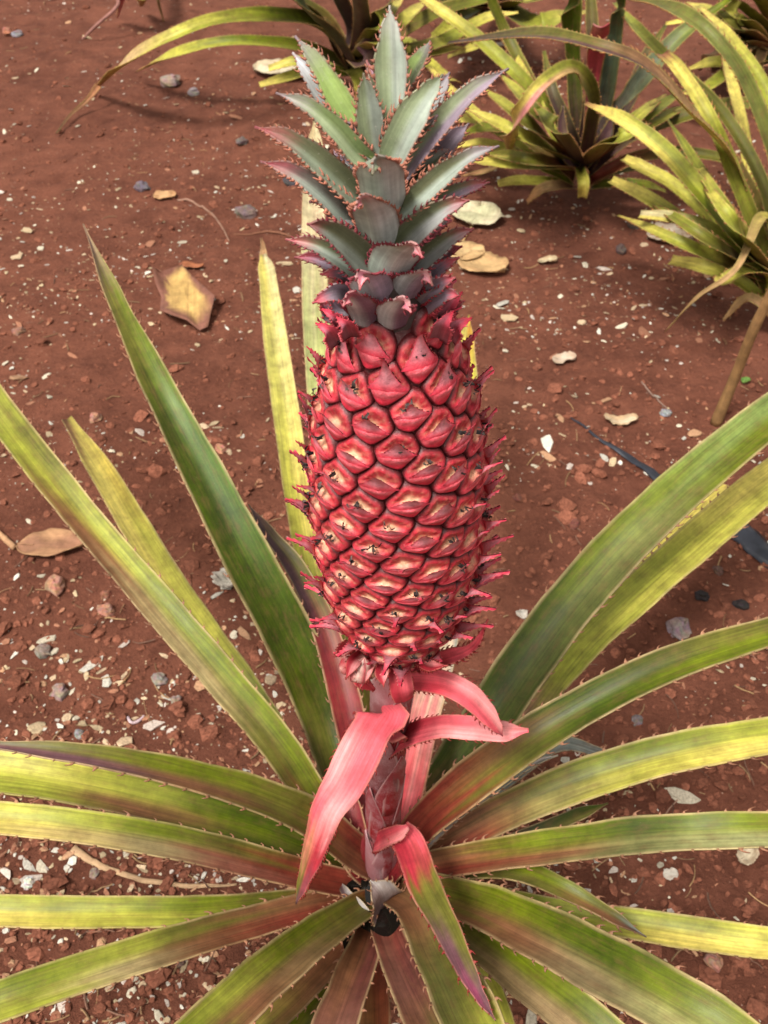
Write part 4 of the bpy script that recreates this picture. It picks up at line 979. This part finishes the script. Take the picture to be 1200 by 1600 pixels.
tag(m.build('plastic_strip', M_PLASTIC, origin=P3[0], solid=.0008), 'torn strip of black plastic sheet lying on the soil at right', 'plastic sheet')

# ------------------------------------------------------------------ background plants
WS_ = .70
def bgplant(px, py, label, leaves, group='pineapple plants in the row behind'):
    b = onG(px, py); e = empty('pineapple_plant', (b.x, b.y, 0), label, 'pineapple plant', group)
    for k, (pts, w, hs, col, opt) in enumerate(leaves):
        c = opt.get('c')
        st = c if c else col
        o = px_blade('leaf', opt.get('m', M_BG), e, pts, w, st, hs=hs, seed=100+k+int(px), teeth=(.014, .0034) if not opt.get('nt') else None, seg=opt.get('seg', 30),
                 mc=opt.get('mc', K(206, 186, 110)), tc=opt.get('tc', K(190, 130, 80)), ch=opt.get('ch', .45), cam=opt.get('cam', .6), up=opt.get('up', .7), twist=opt.get('tw', (0, 0)), solid=.0014)
        if 'l' in opt: o['label'] = opt['l']
    return e
def extra(px, py, n, seed, spread=(20, 160), ln=(90, 170)):
    g = random.Random(seed); out = []
    for _ in range(n):
        a = g.uniform(*spread); a = R(a if abs(a-90) > 28 else a+(40 if a > 90 else -40)); l = g.uniform(*ln); c_, s_ = math.cos(a), math.sin(a)
        dr = g.uniform(.0, .3)
        pts = [(px+c_*l*t, py-s_*l*(t-dr*t*t)*1.0-8) for t in (.05, .3, .55, .8, 1)]
        hs = [.05, .05+.16*s_+.08, .03+.3*s_*(1-dr)]
        out.append((pts, [g.uniform(22, 28), 28, 28, 22, 4], hs, g.choice([g3(BR, LG, YE), g3(OG, YG, YE), g3(PU, OG, LG), g3(RB, OG, YG)]), {'seg': 22}))
    return out
def g3(a, b, c): return [(0, a, a), (.5, b, mix(b, MG, .2)), (1, c, c)]
gOL = g3(BR, OG, MG); gYG = g3(OG, LG, YE); gYE = g3(MG, YG, YE); gPU = g3(PD, PD, OG); gGR = g3(PU, K(96, 112, 74), K(110, 128, 80)); gPG = g3(PU, K(110, 90, 88), K(110, 112, 80))
DT = K(190, 130, 90)
# top centre plant
bgplant(548, 118, 'pineapple plant at the top, directly behind the crown, with a long leaf arching left', [
    ([(545, 100), (500, 45), (430, 28), (340, 32), (260, 62), (195, 102), (150, 140)], [30, 34, 32, 30, 28, 26, 8], [.05, .26, .02], [(0, PU, PU), (.3, OG, MG), (.6, LG, YG), (.85, YE, K(226, 190, 140)), (1, DT, DT)], {}),
    ([(155, 134), (135, 158), (110, 180), (88, 208)], [16, 9, 6, 3], [.05, .02, .005], g3(DT, K(150, 100, 76), K(90, 60, 50)), {'nt': 1, 'm': M_DRY}),
    ([(545, 108), (480, 78), (400, 66), (330, 70), (265, 90), (214, 112)], [24, 26, 24, 24, 20, 4], [.04, .17, .03], [(0, OG, OG), (.5, LG, MG), (.85, YG, YG), (1, DT, DT)], {}),
    ([(545, 115), (490, 112), (450, 122), (406, 134)], [22, 24, 24, 14], [.03, .06, .05], gYE, {}),
    ([(540, 115), (500, 96), (460, 98), (420, 108)], [22, 24, 24, 14], [.03, .05, .03], gYG, {}),
    ([(550, 105), (520, 60), (480, 20), (430, -30)], [34, 34, 30, 20], [.06, .22, .36], gGR, {}),
    ([(545, 100), (500, 30), (440, -10), (380, -40)], [34, 30, 26, 14], [.06, .24, .36], gOL, {}),
    ([(552, 100), (540, 40), (520, -10), (500, -60)], [36, 40, 36, 24], [.06, .25, .42], gPU, {'cam': 1}),
    ([(556, 100), (565, 50), (560, 0), (545, -50)], [36, 40, 36, 24], [.06, .28, .46], gPG, {'cam': 1}),
    ([(562, 100), (590, 50), (610, 0), (640, -60)], [36, 40, 36, 24], [.06, .26, .42], gPU, {'cam': 1}),
    ([(560, 108), (566, 96), (600, 60), (625, 90), (640, 130)], [30, 34, 34, 34, 24], [.06, .2, .12], g3(PU, PU, OG), {}),
    ([(565, 105), (620, 60), (680, 25), (740, 5), (800, -10)], [30, 32, 30, 26, 8], [.06, .22, .3], gOL, {}),
    ([(565, 110), (640, 90), (700, 62), (760, 30), (810, 20)], [28, 28, 28, 24, 6], [.05, .15, .2], gYG, {}),
    ([(562, 112), (630, 75), (660, 95), (695, 120), (720, 130)], [26, 28, 28, 22, 4], [.05, .14, .1], gYE, {}),
    ([(540, 110), (556, 118), (562, 138), (556, 158)], [26, 30, 26, 10], [.05, .07, .03], g3(OG, YG, DT), {}),
]+extra(552, 110, 8, 5, (-5, 100), (100, 180)))
bgplant(905, 300, 'pineapple plant with purple heart leaves behind the right of the crown', [
    ([(905, 262), (870, 190), (820, 130), (750, 65), (690, 20), (640, -15)], [30, 30, 32, 32, 28, 10], [.05, .28, .38], gYG, {}),
    ([(900, 268), (860, 190), (800, 75), (770, 10), (750, -40)], [28, 28, 28, 24, 8], [.05, .25, .4], gOL, {}),
    ([(900, 270), (862, 205), (820, 120), (780, 48)], [24, 24, 22, 12], [.05, .2, .24], gYE, {}),
    ([(895, 270), (840, 240), (770, 200), (720, 160), (670, 105)], [26, 28, 28, 26, 10], [.05, .14, .16], gYE, {}),
    ([(895, 275), (840, 250), (780, 205), (735, 188), (690, 190)], [26, 26, 26, 24, 8], [.04, .12, .1], gYG, {}),
    ([(895, 280), (850, 240), (800, 205), (750, 203), (708, 222)], [26, 28, 28, 24, 6], [.05, .15, .08], gOL, {}),
    ([(895, 285), (850, 262), (800, 238), (750, 226), (704, 232)], [24, 26, 26, 22, 6], [.04, .09, .05], gYE, {}),
    ([(890, 290), (850, 286), (810, 284), (778, 288)], [22, 24, 24, 16], [.03, .05, .05], gYE, {}),
    ([(895, 292), (868, 292), (845, 298), (824, 316)], [18, 24, 24, 8], [.03, .05, .01], g3(BR, DRY, K(220, 160, 110)), {'m': M_DRY}),
    ([(905, 262), (908, 272), (912, 286), (910, 308)], [22, 26, 28, 22], [.07, .11, .07], gYE, {'up': .3, 'cam': 1, 'l': 'short yellow stub leaf pointing forward'}),
    ([(912, 262), (924, 190), (922, 140), (895, 108), (855, 125), (820, 165), (800, 205), (795, 245)], [30, 30, 32, 34, 34, 32, 26, 4], [.06, .36, .12],
        [(0, PU, PU), (.3, OG, OG), (.5, K(210, 170, 110), LG), (.7, PKl, YE), (.9, K(226, 180, 130), YE), (1, DT, DT)], {'up': .4, 'cam': 1, 'l': 'bent drying leaf flushed pink and yellow'}),
    ([(795, 240), (785, 258), (760, 268), (722, 274)], [8, 12, 12, 4], [.10, .04, .01], g3(DT, DRY, BR), {'m': M_DRY, 'nt': 1}),
    ([(908, 255), (900, 170), (895, 80), (890, 0), (888, -50)], [40, 36, 34, 30, 20], [.06, .3, .5], g3(PU, DG, DG), {'cam': 1}),
    ([(915, 255), (940, 180), (955, 100), (965, 20), (970, -40)], [44, 40, 38, 32, 20], [.06, .3, .5], g3(PU, K(96, 112, 92), DG), {'cam': 1}),
    ([(912, 258), (920, 190), (930, 120), (925, 40), (920, -40)], [44, 40, 36, 30, 20], [.05, .26, .44], g3(PU, PU, OG), {'cam': 1}),
    ([(905, 262), (885, 200), (862, 140), (850, 80)], [36, 34, 28, 8], [.05, .2, .28], gPU, {'cam': 1}),
    ([(918, 262), (960, 190), (1000, 130), (1060, 60), (1140, 0)], [40, 42, 40, 36, 14], [.06, .28, .42], g3(PU, K(120, 130, 108), MG), {}),
    ([(915, 268), (950, 215), (985, 150), (1010, 90), (1040, 40)], [34, 36, 34, 28, 8], [.05, .22, .3], g3(PD, PU, OG), {}),
    ([(920, 268), (980, 220), (1050, 190), (1110, 172), (1160, 165), (1215, 170)], [36, 36, 34, 32, 28, 14], [.06, .22, .2], g3(PU, OG, K(140, 140, 60)), {}),
    ([(925, 280), (990, 250), (1050, 240), (1110, 245), (1160, 262), (1200, 290)], [28, 28, 26, 24, 20, 6], [.05, .13, .06], g3(RB, OG, YG), {}),
    ([(920, 285), (960, 268), (1000, 262), (1030, 270)], [26, 26, 22, 8], [.04, .07, .04], g3(RB, OG, YG), {}),
    ([(925, 292), (970, 288), (1010, 290), (1040, 300)], [22, 22, 18, 6], [.03, .06, .03], g3(OG, MG, YG), {}),
    ([(915, 255), (925, 140), (935, 70), (940, 42)], [20, 30, 44, 40], [.08, .3, .4], [(0, PU, PU), (.6, PKc, PKc), (1, PKc, PKl)], {'cam': 1, 'm': M_BRACT, 'nt': 1, 'l': 'pink young bract among the heart leaves'}),
    ([(905, 275), (888, 245), (878, 200), (880, 165)], [34, 30, 24, 6], [.05, .15, .22], g3(PU, PU, PD), {'cam': 1}),
    ([(915, 275), (925, 235), (940, 200), (950, 175)], [40, 36, 24, 6], [.05, .12, .18], g3(PU, K(110, 90, 92), PU), {'cam': 1}),
]+extra(908, 275, 10, 3, (5, 175), (150, 220)))
bgplant(1215, 500, 'yellowing pineapple plant cut off by the right edge of the photo', [
    ([(1215, 455), (1170, 395), (1105, 315), (1040, 240), (975, 190), (915, 162)], [34, 38, 42, 42, 34, 8], [.05, .30, .36], [(0, OG, OG), (.4, MG, LG), (.7, YE, LG), (.92, YE, YE), (1, DT, DT)], {}),
    ([(1210, 465), (1160, 400), (1105, 340), (1050, 290), (1000, 262), (975, 248)], [28, 30, 32, 32, 30, 18], [.05, .22, .26], gYE, {}),
    ([(1205, 475), (1140, 410), (1070, 350), (1010, 310), (955, 282)], [28, 30, 32, 32, 20], [.04, .17, .2], gYG, {}),
    ([(1205, 470), (1165, 405), (1110, 362), (1050, 342), (1000, 336)], [26, 30, 32, 28, 18], [.05, .20, .22], [(0, OG, OG), (.4, LG, LG), (1, YE, CREAM)], {}),
    ([(1205, 490), (1160, 445), (1100, 420), (1048, 408)], [26, 30, 34, 24], [.04, .11, .11], gYE, {}),
    ([(1208, 480), (1195, 430), (1160, 425), (1130, 440), (1124, 432)], [24, 26, 26, 28, 16], [.05, .16, .16], gYE, {}),
    ([(1215, 450), (1170, 340), (1135, 250), (1105, 180), (1060, 110), (1035, 85)], [34, 38, 36, 34, 34, 26], [.06, .34, .42], [(0, OG, OG), (.5, LG, LG), (.85, YE, YE), (1, K(170, 110, 80), K(170, 110, 80))], {}),
    ([(1220, 440), (1215, 280), (1170, 140), (1110, 55), (1050, 15), (985, 0)], [34, 34, 36, 34, 28, 6], [.08, .46, .45], g3(OG, K(124, 130, 66), OG), {}),
    ([(1218, 450), (1195, 300), (1130, 180), (1060, 110), (1000, 50), (960, 5)], [30, 32, 30, 28, 24, 8], [.08, .36, .38], g3(OG, OG, LG), {}),
    ([(1215, 400), (1150, 260), (1075, 175), (1010, 105), (930, 72), (830, 56), (700, 68)], [20, 22, 26, 28, 28, 26, 6], [.10, .50, .42], [(0, OG, OG), (.35, YE, DRY), (.5, PD, K(150, 110, 80)), (.75, PU, OG), (1, PD, PD)], {'l': 'withered dark arching leaf'}),
    ([(1220, 380), (1190, 340), (1150, 420), (1090, 465), (1040, 518)], [20, 22, 14, 8, 3], [.16, .2, .03], g3(YG, DRY, DRY), {'m': M_DRY, 'nt': 1, 'l': 'thin dry drooping leaf tip'}),
    ([(1225, 430), (1240, 300), (1200, 150), (1140, 60), (1090, 10)], [30, 32, 32, 28, 10], [.06, .36, .4], gYG, {}),
    ([(1215, 500), (1180, 470), (1160, 470), (1130, 500)], [20, 22, 18, 6], [.04, .08, .03], g3(BR, DRY, DRY), {'m': M_DRY}),
    ([(1210, 460), (1175, 300), (1160, 200), (1140, 120), (1130, 80)], [26, 30, 28, 26, 10], [.06, .25, .25], g3(LG, YE, YE), {}),
]+extra(1210, 460, 5, 4, (112, 150), (220, 320)))
bgplant(1190, 120, 'pineapple plant with dry hanging leaves in the top right corner', [
    ([(1190, 70), (1150, 50), (1120, 75), (1095, 110)], [30, 34, 30, 8], [.10, .14, .02], g3(DRY, DRY, K(226, 200, 170)), {'m': M_DRY}),
    ([(1200, 80), (1175, 70), (1155, 95), (1140, 130)], [26, 30, 26, 6], [.09, .12, .02], g3(DRY, CREAM, DRY), {'m': M_DRY}),
    ([(1210, 80), (1195, 75), (1185, 105), (1180, 145)], [24, 26, 22, 6], [.08, .10, .02], g3(DRY, DRY, BR), {'m': M_DRY}),
    ([(1205, 60), (1150, 10), (1090, -15), (1020, -20)], [34, 36, 32, 10], [.1, .3, .34], gYG, {}),
    ([(1210, 55), (1180, 0), (1150, -50)], [34, 36, 20], [.1, .25, .4], g3(PK, LG, LG), {}),
    ([(1215, 70), (1160, 40), (1100, 30), (1040, 38)], [28, 30, 28, 8], [.08, .2, .18], gYE, {}),
    ([(1210, 90), (1160, 100), (1110, 100), (1070, 112)], [26, 28, 26, 8], [.05, .12, .08], gYE, {}),
    ([(1200, 95), (1150, 110), (1100, 140), (1060, 150)], [26, 28, 24, 8], [.05, .1, .06], gYG, {}),
    ([(1220, 60), (1225, 0), (1230, -50)], [34, 36, 20], [.1, .25, .4], gPU, {}),
]+extra(1200, 90, 8, 8, (90, 200), (90, 170)))
bgplant(770, 40, 'pineapple plant at the top edge between the crown tip and the purple heart plant', [
    ([(770, 5), (720, 30), (680, 60), (650, 70)], [28, 30, 26, 8], [.06, .14, .08], gYE, {}),
    ([(780, 10), (830, 40), (870, 30), (920, 20)], [30, 32, 30, 10], [.06, .16, .12], gYG, {}),
    ([(775, 0), (740, -20), (700, -20), (660, 5)], [30, 32, 30, 10], [.08, .2, .14], gYG, {}),
    ([(770, 10), (730, 50), (745, 70), (700, 90)], [26, 28, 26, 8], [.05, .1, .05], gYE, {}),
    ([(780, 0), (790, -40), (800, -70)], [30, 32, 20], [.06, .2, .3], gPU, {}),
]+extra(775, 30, 9, 6, (0, 180), (80, 150)))
bgplant(235, -20, 'pineapple plant at the top left, only its hanging dry leaf tips showing', [
    ([(240, -60), (215, -40), (200, -15), (184, 28)], [20, 22, 18, 3], [.12, .16, .02], g3(MG, PK, PKl), {}),
    ([(245, -55), (240, -30), (228, -8), (222, 10)], [20, 24, 26, 10], [.1, .12, .03], g3(MG, YE, DRY), {'m': M_DRY}),
    ([(240, -50), (245, -20), (248, 5), (256, 34)], [10, 8, 6, 3], [.1, .08, .01], g3(DRY, BR, BR), {'m': M_DRY, 'nt': 1}),
])

# ------------------------------------------------------------------ light, camera
W = bpy.data.worlds.new('World'); bpy.context.scene.world = W; W.use_nodes = True
nt = W.node_tree; bg = nt.nodes['Background']; sk = nt.nodes.new('ShaderNodeTexSky'); sk.sky_type = 'NISHITA'; sk.sun_disc = False
SE, SA = 58, 215
sk.sun_elevation = R(SE); sk.sun_rotation = R(SA); sk.dust_density = 4; sk.air_density = 1.0; sk.ozone_density = .6
hs = nt.nodes.new('ShaderNodeHueSaturation'); hs.inputs['Saturation'].default_value = .12
nt.links.new(sk.outputs[0], hs.inputs['Color']); tn = nt.nodes.new('ShaderNodeMix'); tn.data_type = 'RGBA'; tn.blend_type = 'MULTIPLY'; tn.inputs['Factor'].default_value = 1; tn.inputs['B'].default_value = (1, .955, .87, 1)
nt.links.new(hs.outputs[0], tn.inputs['A']); nt.links.new(tn.outputs['Result'], bg.inputs[0]); bg.inputs[1].default_value = .125
sd = bpy.data.lights.new('sun', 'SUN'); sd.energy = 2.6; sd.angle = R(13); sd.color = (1, .955, .90)
so = bpy.data.objects.new('sun', sd); C.objects.link(so)
az = R(SA); v = Vector((math.sin(az)*math.cos(R(SE)), math.cos(az)*math.cos(R(SE)), math.sin(R(SE))))
so.rotation_euler = v.to_track_quat('Z', 'Y').to_euler()
cd = bpy.data.cameras.new('camera'); cam = bpy.data.objects.new('camera', cd); C.objects.link(cam)
cam.location = CAM; cam.rotation_euler = (R(90)-PITCH, 0, 0)
cd.sensor_fit = 'VERTICAL'; cd.sensor_height = 24; cd.lens = F/1600*24; cd.clip_start = .01; cd.clip_end = 500
cd.dof.use_dof = True; cd.dof.focus_distance = .50; cd.dof.aperture_fstop = (F/1600*.024)/.0014
sc = bpy.context.scene; sc.camera = cam
sc.view_settings.view_transform = 'Standard'; sc.view_settings.look = 'None'; sc.view_settings.gamma = 1; sc.view_settings.exposure = .82
sc.cycles.use_denoising = True
